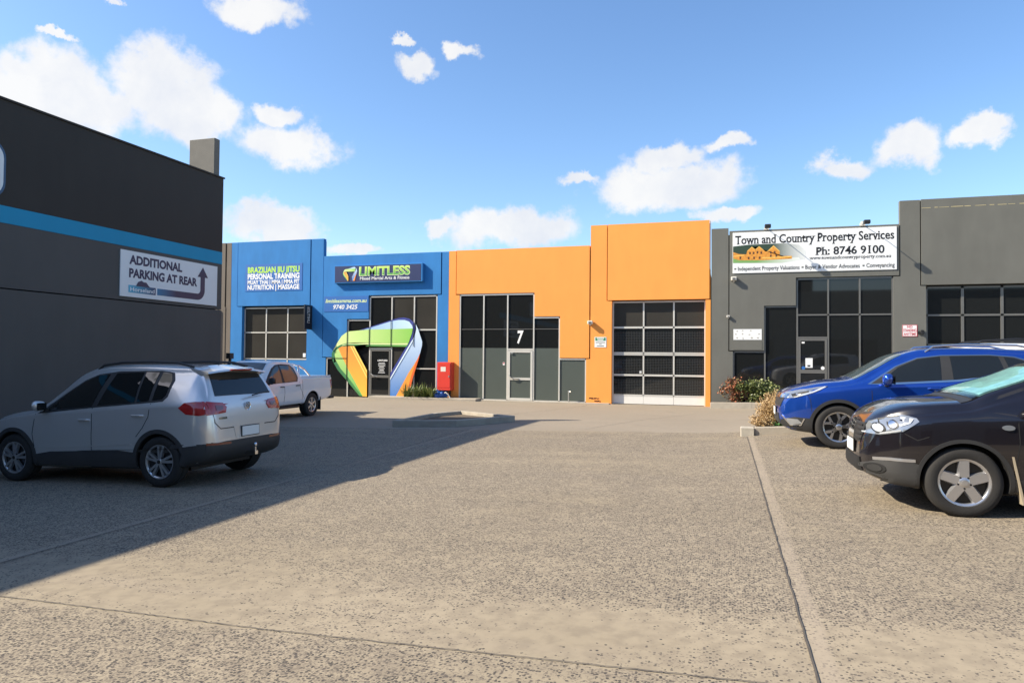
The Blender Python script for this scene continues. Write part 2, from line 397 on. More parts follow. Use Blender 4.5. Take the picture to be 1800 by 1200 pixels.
# ------------------------------------------------------------------ ground
def axis_lines(fine0, fine1, step, far):
    a = []; q = fine0
    while q < fine1 - 1e-6: a.append(q); q += step
    a.append(fine1)
    ext = [1, 3, 8, 20, 50, 120, 300, far]
    return [fine0 - e for e in reversed(ext)] + a + [fine1 + e for e in ext]
gx = axis_lines(-18, 10, .5, 700); gy = axis_lines(-3, 31, .5, 700)
gv = [(x, y, ground_z(x, y)) for y in gy for x in gx]; nx = len(gx)
gf = [(j*nx+i, j*nx+i+1, (j+1)*nx+i+1, (j+1)*nx+i) for j in range(len(gy)-1) for i in range(nx-1)]
me = bpy.data.meshes.new('ground'); me.from_pydata(gv, [], gf); me.shade_smooth()
ground = structure(mk_obj('ground', me, M['ground']))
def ground_strip(name, pts, w, matl, lift, n=40, jitter=0.0):
    P = []; 
    for (a, b) in zip(pts, pts[1:]):
        for i in range(n): P.append((a[0] + (b[0]-a[0])*i/n, a[1] + (b[1]-a[1])*i/n))
    P.append(pts[-1]); vs = []; fs = []; rj = random.Random(len(P) + int(w * 1e4))
    for i, p in enumerate(P):
        q = P[min(i+1, len(P)-1)]; o = P[max(i-1, 0)]
        t = Vector((q[0]-o[0], q[1]-o[1])).normalized(); nn = Vector((-t.y, t.x))
        j = rj.uniform(-jitter, jitter); ww = w * rj.uniform(.75, 1.25) if jitter else w
        for s in (-1, 1):
            x = p[0] + nn.x * (s*ww/2 + j); y = p[1] + nn.y * (s*ww/2 + j); vs.append((x, y, ground_z(x, y) + lift))
    fs = [(2*i, 2*i+2, 2*i+3, 2*i+1) for i in range(len(P)-1)]
    me = bpy.data.meshes.new(name); me.from_pydata(vs, [], fs)
    return mk_obj(name, me, matl, ground)
ground_strip('expansion_joint', [(.45, -2), (.45, 15.0)], .013, M['joint'], .007, 120, .003)
ground_strip('expansion_joint', [(-5.75, -2), (-5.8, 8), (-6.05, 16.6)], .013, M['joint'], .007, 60, .004)
ground_strip('expansion_joint', [(-9, 3.80), (-4.6, 3.77), (-2.7, 3.71), (.45, 3.72)], .008, M['joint'], .007, 60, .004)
ground_strip('expansion_joint', [(-3.2, 16.7), (-2.2, 20.5), (-.9, 24)], .012, M['joint'], .007, 30, .006)
ground_strip('expansion_joint', [(-6.9, 20.3), (-6.2, 22.6), (-5.4, 25.6), (-5.1, 27.5)], .014, M['joint'], .007, 20, .03)

# ------------------------------------------------------------------ facade helpers
D = 28.4
def panel(parent, poly, y0, matl, name='wall_panel', y1=None):
    m = MB(); m.prism(poly, y0, y1 if y1 else D + .22, xz); return m.build(name, matl, parent)
def frame_bars(name, bars, y0, y1, matl, parent):
    m = MB()
    for (x0, x1, z0, z1) in bars: m.box(x0, x1, y0, y1, z0, z1)
    return m.build(name, matl, parent)
def pane(x0, x1, z0, z1, y, matl, parent, name='pane'):
    return box(name, matl, parent, x0, x1, y, y + .012, z0, z1)
def vbar(x, z0, z1, w=.055): return (x - w/2, x + w/2, z0, z1)
def hbar(x0, x1, z, w=.05): return (x0, x1, z - w/2, z + w/2)
def rect(x0, x1, z0, z1): return [(x0, z0), (x1, z0), (x1, z1), (x0, z1)]

# ------------------------------------------------------------------ blue gym unit
bl = tag(empty('gym_building', (-17, D, 0)), 'bright blue painted gym unit with ribbon mural around its glass door', 'building')
bl.location = (0, 0, 0)
panel(bl, [(-22.72,-.1),(-22.08,-.1),(-22.08,4.17),(-22.38,4.17),(-22.38,7.25),(-22.72,7.25)], D, M['blue'])
panel(bl, rect(-22.345,-18.375,4.19,7.25), D-.02, M['blue'])
panel(bl, [(-18.52,-.1),(-17.5,-.1),(-17.5,1.77),(-17.69,1.77),(-17.69,7.25),(-18.34,7.25),(-18.34,4.17),(-18.52,4.17)], D, M['blue'])
panel(bl, [(-17.655,1.80),(-16.42,1.80),(-16.42,3.53),(-15.32,3.53),(-15.32,4.59),(-11.835,4.59),(-11.835,6.43),(-17.655,6.43)], D-.02, M['blue'])
panel(bl, [(-11.98,-.1),(-11.475,-.1),(-11.475,6.43),(-11.80,6.43),(-11.80,4.56),(-11.98,4.56)], D, M['blue'])
box('building_body', M['void'], bl, -22.6, -11.6, D+.75, D+14, -.1, 5.9)
box('joint_backing', M['void'], bl, -22.7, -17.7, D+.225, D+.26, 4.25, 7.15)
box('joint_backing', M['void'], bl, -17.6, -11.6, D+.225, D+.26, 4.65, 6.35)
# sectional door on the left of the blue unit
dw = frame_bars('garage_door', [vbar(x, 0, 4.12, .06) for x in (-22.04,-20.84,-19.66,-18.55)] + [hbar(-22.07,-18.52,z,.055) for z in (4.09,2.93,1.68)] , D+.17, D+.23, M['alu'], bl)
for i, (a, b) in enumerate(((-22.01,-20.87),(-20.81,-19.69),(-19.63,-18.58))):
    pane(a, b, 2.96, 4.06, D+.19, M['glass_warm'], dw); pane(a, b, 1.71, 2.90, D+.19, M['glass_warm'], dw)
    pane(a, b, .02, 1.65, D+.185, M['blue'], dw, 'door_panel')
box('sticker', M['white'], dw, -18.82, -18.68, D+.183, D+.188, 1.78, 1.96)
# shop front with the entrance door
sf = frame_bars('shop_window', [vbar(-15.27, 0, 4.54), vbar(-14.19, 0, 4.5), vbar(-13.10, 0, 4.5), vbar(-12.03, 0, 4.54), (-15.30,-12.0,4.49,4.55),
    vbar(-16.38, 0, 3.49), (-16.41,-15.30,3.44,3.50), vbar(-17.45, 0, 1.77), (-17.48,-16.41,1.72,1.78), hbar(-13.07,-12.06,3.03,.06), hbar(-13.07,-12.06,1.32,.05),
    hbar(-15.24,-14.22,2.19,.07)], D+.02, D+.10, M['alu'], bl)
for (a, b, z0, z1, mm) in ((-15.24,-14.22,2.23,4.49,'glass'),(-14.16,-13.13,0.03,4.49,'glass_warm'),(-13.07,-12.06,3.06,4.49,'glass_warm'),(-13.07,-12.06,1.35,3.0,'glass'),(-13.07,-12.06,.03,1.29,'glass'),
    (-16.35,-15.30,.03,3.44,'glass'),(-17.42,-16.41,.03,1.72,'glass')):
    pane(a, b, z0, z1, D+.06, M[mm], sf)
gd = frame_bars('entrance_door', [vbar(-15.19,.04,2.14,.07), vbar(-14.27,.04,2.14,.07), hbar(-15.16,-14.3,2.11,.07), hbar(-15.16,-14.3,.95,.11), hbar(-15.16,-14.3,.09,.11)], D+.005, D+.05, M['grey_alu'], bl)
pane(-15.155, -14.305, 1.0, 2.08, D+.02, M['glass'], gd); pane(-15.155, -14.305, .14, .9, D+.02, M['glass'], gd)
hm = MB(); hm.tube([(-15.17, D-.03, 1.06), (-15.02, D-.07, .98), (-14.84, D-.03, .95)], .018, 6); hm.build('handle', M['steel'], gd)
def fxz(y): return lambda u, v, l: (u, y - l, v)
text_on('lettering', 'LIMITLESS', fxz(D+.02), -14.86, -14.38, 1.63, 1.70, M['white'], gd, .03)
m = MB()
for i in range(8):
    w_ = (.30,.36,.34,.24,.28,.2,.26,.34)[i]; m.box(-14.66-w_/2, -14.66+w_/2, D+.017, D+.0195, 1.54-i*.062, 1.56-i*.062)
m.build('opening_hours', M['white'], gd)
# flat lettering on the tall blue panel
sg = tag(empty('painted_sign'), 'blue class list sign with lime and white lettering on tall blue wall', 'sign')
box('sign_sheet', M['sign_blue'], sg, -21.90, -18.78, D-.032, D-.021, 4.88, 6.16)
fb = fxz(D-.032)
text_on('lettering', 'BRAZILIAN JIU JITSU', fb, -21.77, -18.93, 5.76, 6.02, M['lime'], sg, .04)
text_on('lettering', 'PERSONAL TRAINING', fb, -21.77, -18.93, 5.46, 5.70, M['white'], sg, .04)
text_on('lettering', 'MUAY THAI | MMA | MMA FIT', fb, -21.77, -18.93, 5.22, 5.40, M['white'], sg, .035)
text_on('lettering', 'NUTRITION | MASSAGE', fb, -21.77, -18.93, 4.96, 5.17, M['white'], sg, .035)
# web address sign
sg = tag(empty('address_sign'), 'dark blue web address and phone number sign beside the tall glass', 'sign')
box('sign_sheet', M['sign_blue'], sg, -17.60, -15.34, D-.033, D-.021, 3.86, 4.57)
fb = fxz(D-.033)
text_on('lettering', 'limitlessmma.com.au', fb, -17.53, -15.42, 4.28, 4.45, M['pale_lime'], sg, .015, .25)
text_on('lettering', '9740 3425', fb, -17.12, -15.88, 3.98, 4.18, M['white'], sg, .02, .2)
# light box sign
sg = tag(empty('light_box_sign'), 'long navy light box sign with ribbon triangle logo high on blue wall', 'sign')
m = MB(); m.box(-17.0, -12.63, D-.20, D-.021, 5.14, 5.95); m.build('sign_box', M['blue'], sg, bevel=.01)
box('sign_face', M['navy'], sg, -16.96, -12.70, D-.206, D-.2005, 5.18, 5.91)
fb = fxz(D-.206)
grl = gradient('lime_to_green', (.03, .30, .06), (.55, .78, .10), 2, 5.47, 5.85)
text_on('lettering_edge', 'LIMITLESS', fb, -15.73, -13.22, 5.47, 5.84, M['pale_lime'], sg, .045, lift=.002)
text_on('lettering', 'LIMITLESS', fb, -15.70, -13.25, 5.485, 5.825, grl, sg, .02, lift=.005)
text_on('lettering', 'Mixed Martial Arts & Fitness', fb, -15.68, -13.25, 5.27, 5.40, M['white'], sg, .012, lift=.004)
# mural: a folded ribbon triangle printed on vinyl
def mural_polys():
    return [
    ('ribbon_navy', [(540,222),(680,180),(960,88),(1060,58),(1130,50),(1200,65),(1250,105),(1285,190),(1275,270),(1250,340),(1180,470),(975,870),(965,885),(965,790),(1165,437),(1200,385),(1240,260),(1248,195),(960,205),(680,212)], 'navy'),
    ('ribbon_sky', [(600,214),(680,193),(960,103),(1060,84),(1140,84),(1200,105),(1238,155),(1248,196),(960,206),(680,213)], 'sky'),
    ('ribbon_pale_blue', [(1285,140),(1315,200),(1370,370),(1368,420),(1345,520),(1310,600),(1250,710),(1040,1110),(965,1110),(965,880),(1180,480),(1252,345),(1282,260),(1292,200)], 'blue'),
    ('ribbon_orange', [(1342,530),(1300,660),(1258,810),(1180,1112),(1032,1112),(1200,780),(1255,695),(1310,600)], 'or2'),
    ('ribbon_orange_edge', [(1342,530),(1330,590),(1258,840),(1196,1112),(1165,1112),(1235,820),(1290,650)], 'or3'),
    ('ribbon_dark_green', [(255,430),(205,480),(178,540),(180,600),(205,665),(262,760),(370,880),(560,1102),(605,1105),(590,1085),(405,850),(300,735),(232,620),(222,560),(235,505),(285,462),(400,432),(700,437),(1170,437),(1195,395),(700,400),(380,398)], 'dkgreen'),
    ('ribbon_green', [(190,510),(240,415),(310,300),(390,240),(540,225),(680,212),(960,205),(1247,195),(1238,260),(1195,388),(960,392),(680,388),(480,388),(380,396),(300,420),(240,452)], 'green'),
    ('ribbon_lime_strip', [(1190,390),(1178,412),(700,412),(480,410),(380,415),(310,435),(330,420),(400,402),(680,392),(960,394)], 'lime'),
    ('ribbon_leaf', [(228,500),(268,470),(320,580),(400,740),(480,880),(606,1106),(585,1090),(405,855),(303,742),(232,622),(219,560)], 'leaf'),
    ('ribbon_amber', [(268,470),(310,445),(430,436),(482,436),(658,775),(660,1110),(606,1106),(480,880),(400,740),(320,580)], 'amber'),
    ('ribbon_yellow_edge', [(428,436),(445,436),(658,835),(658,870)], 'yel'), ('ribbon_yellow_edge', [(460,436),(482,436),(658,760),(658,800)], 'yel'),
    ('ribbon_white_edge', [(965,880),(965,855),(1180,462),(1255,330),(1260,345),(1190,480)], 'pale')]
def mural_mats(tagn, z0, z1, x0, x1):
    g = lambda n, a, b, ax: gradient(n + tagn, a, b, ax, (x0 if ax == 0 else z0), (x1 if ax == 0 else z1))
    return {'navy': M['navy2'], 'sky': g('sky', (.10,.30,.60), (.62,.80,.92), 0), 'blue': g('bluefade', (.04,.17,.50), (.70,.84,.93), 2),
        'or2': g('or2', (.90,.36,.05), (.80,.22,.03), 2), 'or3': M['or3'], 'dkgreen': g('dkg', (.03,.16,.07), (.16,.42,.08), 0), 'green': g('green', (.72,.85,.35), (.20,.52,.06), 0),
        'lime': M['pale_lime'], 'leaf': g('leaf', (.12,.45,.10), (.72,.85,.30), 2), 'amber': g('amber', (.92,.50,.06), (.85,.17,.04), 2), 'yel': M['yel'], 'pale': M['pale']}
M['navy2'] = mat('ribbon_navy', (.05, .065, .27), .4); M['or3'] = mat('ribbon_vermilion', (.80, .14, .03), .4); M['yel'] = mat('ribbon_yellow', (.93, .68, .16), .4); M['pale'] = mat('ribbon_pale', (.72, .85, .92), .4)
def mural(name, label, fx, y, mats, step):
    t = tag(empty(name), label, 'mural' if name == 'ribbon_mural' else 'logo')
    for i, (nm, poly, mk) in enumerate(mural_polys()):
        mm = MB(); pts = [fx(a, b) for a, b in poly]
        yy = y - .0015 * step * (i + 1)
        bm = bmesh.new(); vs = [bm.verts.new((u, yy, v)) for u, v in pts]; f = bm.faces.new(vs)
        if f.normal.y > 0: f.normal_flip()
        bmesh.ops.triangulate(bm, faces=bm.faces[:]); me = bpy.data.meshes.new(nm); bm.to_mesh(me); bm.free()
        mk_obj(nm, me, mats[mk], t)
    return t
def mur_fx(a, b):   # mural drawing units to metres on the facade
    return (-17.84 + a * .003788 + (a * a) * -1.6e-8, 3.757 - b * .003355 - (a - 700) * .00003 * (1 - b / 1110.) )
mur = mural('ribbon_mural', 'giant folded ribbon triangle mural in green orange and blue around glass door', mur_fx, D-.030, mural_mats('_m', .0, 3.6, -17.2, -12.7), 1)
m = MB()
for x, z1 in ((-16.38, 3.0), (-15.27, 3.16), (-14.19, 3.45), (-13.10, 3.3)): m.box(x-.012, x+.012, D-.062, D-.05, .05 if x < -16 else 2.3, z1)
m.box(-17.2, -16.4, D-.062, D-.05, 1.735, 1.755)
m.build('vinyl_seam', M['seam'], mur)
lg = mural('ribbon_logo', 'small ribbon triangle logo on the navy light box sign', lambda a, b: (-16.55 + (a-180)/1190*.72, 5.88 - (b-50)/1060*.64), D-.207, mural_mats('_l', 5.24, 5.88, -16.5, -15.8), 1.6)
# projecting blade sign
bs = tag(empty('blade_sign'), 'narrow black blade sign projecting from blue wall above parked ute', 'sign')
box('sign_box', M['black_ink'], bs, -18.30, -18.24, D-.60, D-.0, 3.05, 4.17, .008)
def fblade(u, v, l): return (-18.24 + l, D - .30 + v, u)
text_on('lettering', 'LIMITLESS', fblade, 3.35, 4.08, -.10, .10, M['fixture'], bs, .01)
# red hose cabinet + things at its foot
rc_ = tag(empty('hose_cabinet', (-11.46, D, 0)), 'red metal hose reel cabinet between the blue and orange units', 'cabinet'); rc_.location = (0, 0, 0)
box('cabinet_body', M['red'], rc_, -11.80, -11.17, D-.40, D-.001, .42, 1.62, .01)
box('cabinet_door', M['red'], rc_, -11.77, -11.20, D-.42, D-.402, .53, 1.58, .008)
box('lower_flap', M['red'], rc_, -11.79, -11.18, D-.43, D-.402, .42, .51, .006)
box('notice', M['fixture'], rc_, -11.63, -11.40, D-.423, D-.4205, 1.22, 1.42)
box('latch', M['steel'], rc_, -11.27, -11.22, D-.45, D-.42, .98, 1.05)
box('stand_leg', M['dark_metal'], rc_, -11.28, -11.22, D-.3, D-.24, .1, .43); box('stand_leg', M['dark_metal'], rc_, -11.74, -11.68, D-.3, D-.24, .1, .43)

# ------------------------------------------------------------------ orange unit
og = tag(empty('vacant_unit'), 'orange painted industrial unit numbered 7 with stepped shop window', 'building')
panel(og, [(-11.465,-.1),(-10.96,-.1),(-10.96,4.53),(-11.14,4.53),(-11.14,6.45),(-11.465,6.45)], D, M['orange'])
panel(og, [(-11.105,4.57),(-7.60,4.57),(-7.60,3.57),(-6.50,3.57),(-6.50,1.85),(-5.275,1.85),(-5.275,6.46),(-11.105,6.46)], D-.02, M['orange'])
panel(og, [(-5.40,-.1),(-4.36,-.1),(-4.36,4.18),(-4.57,4.18),(-4.57,7.28),(-5.235,7.28),(-5.235,1.82),(-5.40,1.82)], D, M['orange'])
panel(og, rect(-4.535,-.545,4.20,7.28), D-.02, M['orange'])
panel(og, [(-.69,-.1),(-.50,-.1),(-.50,7.25),(-.515,7.25),(-.515,4.17),(-.69,4.17)], D, M['orange'])
box('building_body', M['void'], og, -11.4, -.6, D+.75, D+14, -.1, 5.9)
box('joint_backing', M['void'], og, -11.4, -5.3, D+.225, D+.26, 4.65, 6.35); box('joint_backing', M['void'], og, -6.4, -4.45, D+.225, D+.26, 1.9, 6.3); box('joint_backing', M['void'], og, -5.1, -.53, D+.225, D+.26, 4.25, 7.2)
sw = frame_bars('shop_window', [vbar(-10.93,.04,4.54), vbar(-9.85,.04,4.5), vbar(-8.78,.04,4.5), vbar(-7.63,.04,4.54), (-10.96,-7.60,4.49,4.555), vbar(-6.53,.04,3.54), (-7.60,-6.50,3.49,3.555),
    vbar(-5.42,.04,1.82), (-6.50,-5.40,1.77,1.835), hbar(-8.75,-7.66,2.19,.07), (-10.96,-5.40,.03,.07)], D+.01, D+.09, M['alu'], og)
m = MB()
for a, b in ((-10.90,-9.88),(-9.82,-8.81),(-8.75,-7.66),(-7.60,-6.56)): m.box(a, b, D+.03, D+.055, 3.03, 3.055)
m.build('glazing_bar', M['grey_alu'], sw)
for a, b, zt in ((-10.90,-9.88,4.49),(-9.82,-8.81,4.49),(-7.60,-6.56,3.49)):
    pane(a, b, 3.06, zt, D+.05, M['glass'], sw); pane(a, b, 2.25, 3.025, D+.05, M['glass'], sw); pane(a, b, .08, 2.245, D+.045, M['tint'], sw, 'tinted_pane')
pane(-8.75, -7.66, 3.06, 4.49, D+.05, M['glass'], sw); pane(-8.75, -7.66, 2.23, 3.025, D+.05, M['glass'], sw)
pane(-6.50, -5.45, .08, 1.77, D+.045, M['tint'], sw, 'tinted_pane')
od = frame_bars('entrance_door', [vbar(-8.70,.05,2.14,.09), vbar(-7.71,.05,2.14,.09), hbar(-8.66,-7.75,2.10,.09), hbar(-8.66,-7.75,.95,.10), hbar(-8.66,-7.75,.10,.10)], D-.005, D+.04, M['alu'], og)
pane(-8.655, -7.755, 1.0, 2.05, D+.02, M['tint'], od); pane(-8.655, -7.755, .15, .9, D+.02, M['tint'], od)
hm = MB(); hm.tube([(-8.68, D-.04, 1.10), (-8.6, D-.08, 1.0), (-8.42, D-.06, .95), (-8.25, D-.02, .95)], .02, 6); hm.build('handle', M['steel'], od)
box('closer', M['steel'], od, -8.63, -8.52, D-.03, D-.006, 2.0, 2.05)
num = tag(text_on('unit_number', '7', fxz(D+.045), -8.36, -8.08, 2.46, 2.97, M['white'], None, .03, .12), 'white numeral 7 on the dark glass above the door', 'number')
stk = tag(box('alarm_sticker', M['white'], None, -8.98, -8.90, D+.036, D+.0445, 1.52, 1.64), 'small red and white sticker on tinted pane left of the orange unit door', 'sticker')
box('red_print', M['red_ink'], stk, -8.97, -8.91, D+.034, D+.0355, 1.58, 1.63)
# sectional garage door, orange unit
gdr = frame_bars('garage_door', [vbar(-4.33,.0,4.16,.06), vbar(-.71,.0,4.16,.06), vbar(-3.10,.36,4.13,.06), vbar(-1.91,.36,4.13,.06)] + [hbar(-4.3,-.74,z,w) for z, w in ((4.13,.06),(3.10,.075),(2.075,.055),(2.005,.055),(1.18,.075),(.37,.06))], D+.20, D+.26, M['alu'], og)
wm = MB()
for a, b in ((-4.30,-3.13),(-3.07,-1.94),(-1.88,-.74)):
    for z0, z1 in ((3.14,4.10),(2.105,3.06),(1.22,1.975),(.40,1.14)):
        pane(a, b, z0, z1, D+.235, M['glass_warm' if z0 > 3 else 'glass'], gdr)
        if z0 < 3:
            k = int((b - a) / .062)
            for i in range(1, k): wm.box(a + (b-a)*i/k - .004, a + (b-a)*i/k + .004, D+.226, D+.231, z0, z1 - .12)
            k = int((z1 - .12 - z0) / .062)
            for i in range(1, k): wm.box(a, b, D+.222, D+.2255, z0 + (z1-.12-z0)*i/k - .004, z0 + (z1-.12-z0)*i/k + .004)
    box('bottom_panel', M['door_white'], gdr, a - .025, b + .025, D+.205, D+.25, .02, .335, .004)
wm.build('security_mesh', M['wire'], gdr)
box('sticker', M['white'], gdr, -3.27, -3.17, D+.228, D+.2345, 1.25, 1.36)
# small things on the orange front
def wall_light(label, x, z, s=1.0):
    t = tag(empty('security_sensor'), label, 'light', 'small white fixtures on the shop fronts')
    box('housing', M['fixture'], t, x-.10*s, x+.10*s, D-.20*s, D-.021, z-.07*s, z+.07*s, .01)
    box('lens', M['grey_alu'], t, x-.05*s, x+.05*s, D-.215*s, D-.2005*s, z-.05*s, z+.03*s)
    box('bracket', M['fixture'], t, x-.03*s, x+.03*s, D-.10*s, D-.022, z-.12*s, z-.071*s)
wall_light('white box sensor on orange wall left of garage door', -5.22, 3.30)
wall_light('white box sensor on grey wall just below the big white sign', .36, 4.95)
wall_light('tiny white camera on grey wall above the blank white board', .16, 3.50, .6)
pk = tag(empty('notice_sign'), 'small white notice with green header on the orange pillar', 'sign')
box('sign_sheet', M['sign_white'], pk, -5.05, -4.57, D-.012, D-.001, 2.29, 2.71)
box('green_header', M['green_ink'], pk, -5.02, -4.60, D-.015, D-.0125, 2.56, 2.69)
# the print is too small to read in the photograph: lines of it, no invented wording
for x0, x1, z0, z1, mm, yy in ((-4.96,-4.66,2.635,2.672,'white',.015),(-4.93,-4.69,2.58,2.608,'white',.015),(-5.0,-4.62,2.475,2.502,'grey_alu',.012),(-4.86,-4.76,2.41,2.432,'grey_alu',.012),(-4.95,-4.67,2.335,2.362,'grey_alu',.012)):
    box('print_line', M[mm], pk, x0, x1, D-yy-.0025, D-yy-.0005, z0, z1)
ch = MB(); rr = random.Random(5)
for x0, x1, z in ((-5.27,-4.85,.20),(-5.05,-4.78,.09)):
    n = 14; top = [(x0 + (x1-x0)*i/n, z + rr.uniform(.015,.05)) for i in range(n+1)]; bot = [(x0 + (x1-x0)*i/n, z - rr.uniform(.0,.03)) for i in range(n+1)]
    ch.prism(bot + top[::-1], D-.004, D+.0, xz)
ch.build('chipped_render', mat('rusty_chip', (.06,.022,.01), .95, var=.5, vscale=20), og)
tp = tag(empty('garden_tap'), 'short metal tap standing before the lowest tinted pane of unit 7', 'tap')
m = MB(); m.tube([(-6.08, D-.16, .05), (-6.08, D-.16, .42), (-6.05, D-.17, .47), (-5.99, D-.2, .46)], .028, 8); m.build('standpipe', M['steel'], tp)
m = MB(); m.tube([(-6.13, D-.16, .48), (-6.03, D-.16, .48)], .014, 6); m.tube([(-6.08, D-.16, .44), (-6.08, D-.16, .49)], .012, 6); m.build('tap_handle', M['steel'], tp)

# ------------------------------------------------------------------ grey units
gr = tag(empty('office_unit'), 'dark grey office unit with tinted glass under the wide white sign', 'building')
panel(gr, [(-.47,-.2),(.33,-.2),(.33,2.16),(.165,2.16),(.165,6.93),(-.47,6.93)], D, M['grey'])
panel(gr, [(.20,2.19),(1.465,2.19),(1.465,3.90),(2.595,3.90),(2.595,4.95),(6.085,4.95),(6.085,6.81),(.20,6.81)], D-.02, M['grey'])
panel(gr, [(5.90,-.2),(6.95,-.2),(6.95,4.55),(6.765,4.55),(6.765,7.66),(6.12,7.66),(6.12,4.92),(5.90,4.92)], D, M['grey'])
box('building_body', M['void'], gr, -.4, 6.5, D+.75, D+14, -.1, 6.1)
box('joint_backing', M['void'], gr, -.3, 6.3, D+.225, D+.26, 5.0, 6.7); box('joint_backing', M['void'], gr, .1, 1.4, D+.225, D+.26, 2.25, 5)
gw = frame_bars('shop_window', [vbar(2.645,.4,4.91), vbar(3.72,.4,4.86), vbar(4.79,.4,4.86), vbar(5.875,.4,4.91), (2.61,5.90,4.86,4.925), vbar(1.495,.4,3.87), (1.465,2.61,3.83,3.885), vbar(.36,.3,2.15), (.335,1.465,2.11,2.165),
    hbar(2.67,5.85,3.54,.055), hbar(2.67,3.69,2.69,.06)], D+.03, D+.10, M['grey_alu'], gr)
for a, b, z0, z1 in ((2.675,3.69,3.57,4.86),(3.75,4.76,3.57,4.86),(4.82,5.845,3.57,4.86),(2.675,3.69,2.72,3.51),(3.75,4.76,.45,3.51),(4.82,5.845,.45,3.51),(1.525,2.61,.45,3.83),(.39,1.465,.35,2.11)):
    pane(a, b, z0, z1, D+.06, M['glass'], gw)
ed = frame_bars('entrance_door', [vbar(2.72,.5,2.65,.08), vbar(3.64,.5,2.65,.08), hbar(2.76,3.6,2.61,.08), hbar(2.76,3.6,1.42,.14), hbar(2.76,3.6,.56,.12)], D+.02, D+.06, M['grey_alu'], gr)
pane(2.765, 3.595, 1.5, 2.56, D+.035, M['glass'], ed); pane(2.765, 3.595, .63, 1.34, D+.035, M['glass'], ed)
box('notice', M['sign_white'], ed, 2.93, 3.18, D+.028, D+.034, 1.56, 1.92); box('notice_print', M['black_ink'], ed, 3.0, 3.1, D+.0265, D+.0275, 1.60, 1.66); box('sticker', M['white'], ed, 2.80, 2.90, D+.028, D+.034, 2.47, 2.53)
for x in (2.86, 3.53):
    m = MB(); m.lathe([(.001, 0), (.065, 0), (.065, .004), (.001, .004)], 16, 'y', (x, D+.029, 1.55)); m.build('round_sticker', M['white'] if x > 3 else M['sign_blue'], ed)
# big white sign
ts = tag(empty('office_sign'), 'wide white office sign with log house picture high on grey wall', 'sign')
box('sign_sheet', M['sign_white'], ts, .32, 6.005, D-.05, D-.021, 5.16, 6.73, .004)
fb = fxz(D-.05); bk = M['black_ink']
text_on('lettering', 'Town and Country Property Services', fb, .41, 5.92, 6.285, 6.60, bk, ts, .018, 0, True)
text_on('lettering', 'Ph: 8746 9100', fb, 3.27, 5.60, 5.78, 6.06, bk, ts, .022, 0, True)
text_on('lettering', 'www.townandcountryproperty.com.au', fb, 3.06, 5.82, 5.61, 5.73, bk, ts, .012, 0, True)
for s, a, b in (('Independent Property Valuations', .51, 2.72), ('Buyer & Vendor Advocates', 2.92, 4.78), ('Conveyancing', 5.0, 5.93)):
    text_on('lettering', s, fb, a, b, 5.26, 5.41, bk, ts, .014)
    box('bullet', M['grey_alu'], ts, a-.13, a-.06, D-.053, D-.0505, 5.30, 5.36)
# printed picture of a timber house before dark trees
def pic(name, poly, layer, matl):
    bm = bmesh.new(); f = bm.faces.new([bm.verts.new((u, D-.0505-.0012*layer, v)) for u, v in poly])
    if f.normal.y > 0: f.normal_flip()
    bmesh.ops.triangulate(bm, faces=bm.faces[:]); me = bpy.data.meshes.new(name); bm.to_mesh(me); bm.free(); return mk_obj(name, me, matl, ts)
forest = gradient('forest_print', (.03, .055, .03), (.70, .72, .70), 0, 1.75, 2.95); forest.node_tree.nodes['Principled BSDF'].inputs['Roughness'].default_value = .4
grassp = gradient('lawn_print', (.18, .34, .10), (.72, .74, .70), 0, 1.2, 2.7)
timber = mat('timber_print', (.62, .26, .035), .5, var=.55, vscale=14); timb2 = mat('pale_timber_print', (.80, .46, .10), .5, var=.3, vscale=14); dkp = mat('dark_window_print', (.10, .04, .015), .5)
pic('picture_trees', [(.33,5.62),(2.9,5.62),(2.95,5.95),(2.7,6.18),(2.2,6.26),(.9,6.25),(.33,6.20)], 1, forest)
pic('picture_lawn', [(.33,5.56),(2.1,5.52),(2.75,5.62),(2.7,5.70),(.33,5.74)], 2, grassp)
pic('picture_house', [(.34,5.74),(.55,5.66),(1.4,5.64),(2.45,5.66),(2.45,5.77),(2.02,5.78),(2.02,5.95),(1.80,6.17),(1.58,5.97),(1.5,5.97),(1.43,6.05),(1.28,6.17),(1.12,6.05),(1.02,6.16),(.85,6.02),(.82,5.88),(.55,5.90),(.34,5.98)], 3, timber)
for pl in ([(.85,6.01),(1.02,6.17),(1.19,6.02),(1.16,6.02),(1.02,6.13),(.88,6.01)], [(1.12,6.03),(1.28,6.18),(1.45,6.02),(1.42,6.02),(1.28,6.14),(1.15,6.03)], [(1.57,5.97),(1.80,6.19),(2.04,5.95),(2.0,5.95),(1.80,6.14),(1.61,5.97)], [(.34,5.80),(.75,5.84),(.75,5.87),(.34,5.84)], [(1.4,5.70),(2.45,5.72),(2.45,5.76),(1.4,5.75)]):
    pic('picture_gable', pl, 4, timb2)
for x, z in ((.95,5.93),(1.08,5.93),(1.22,5.95),(1.36,5.93),(1.70,5.93),(1.84,5.93),(.9,5.74),(1.1,5.74),(1.3,5.74),(1.7,5.80),(1.9,5.80),(.6,5.76)):
    pic('picture_window', [(x-.03,z-.05),(x+.03,z-.05),(x+.03,z+.04),(x-.03,z+.04)], 5, dkp)  # dark brown windows printed on the house
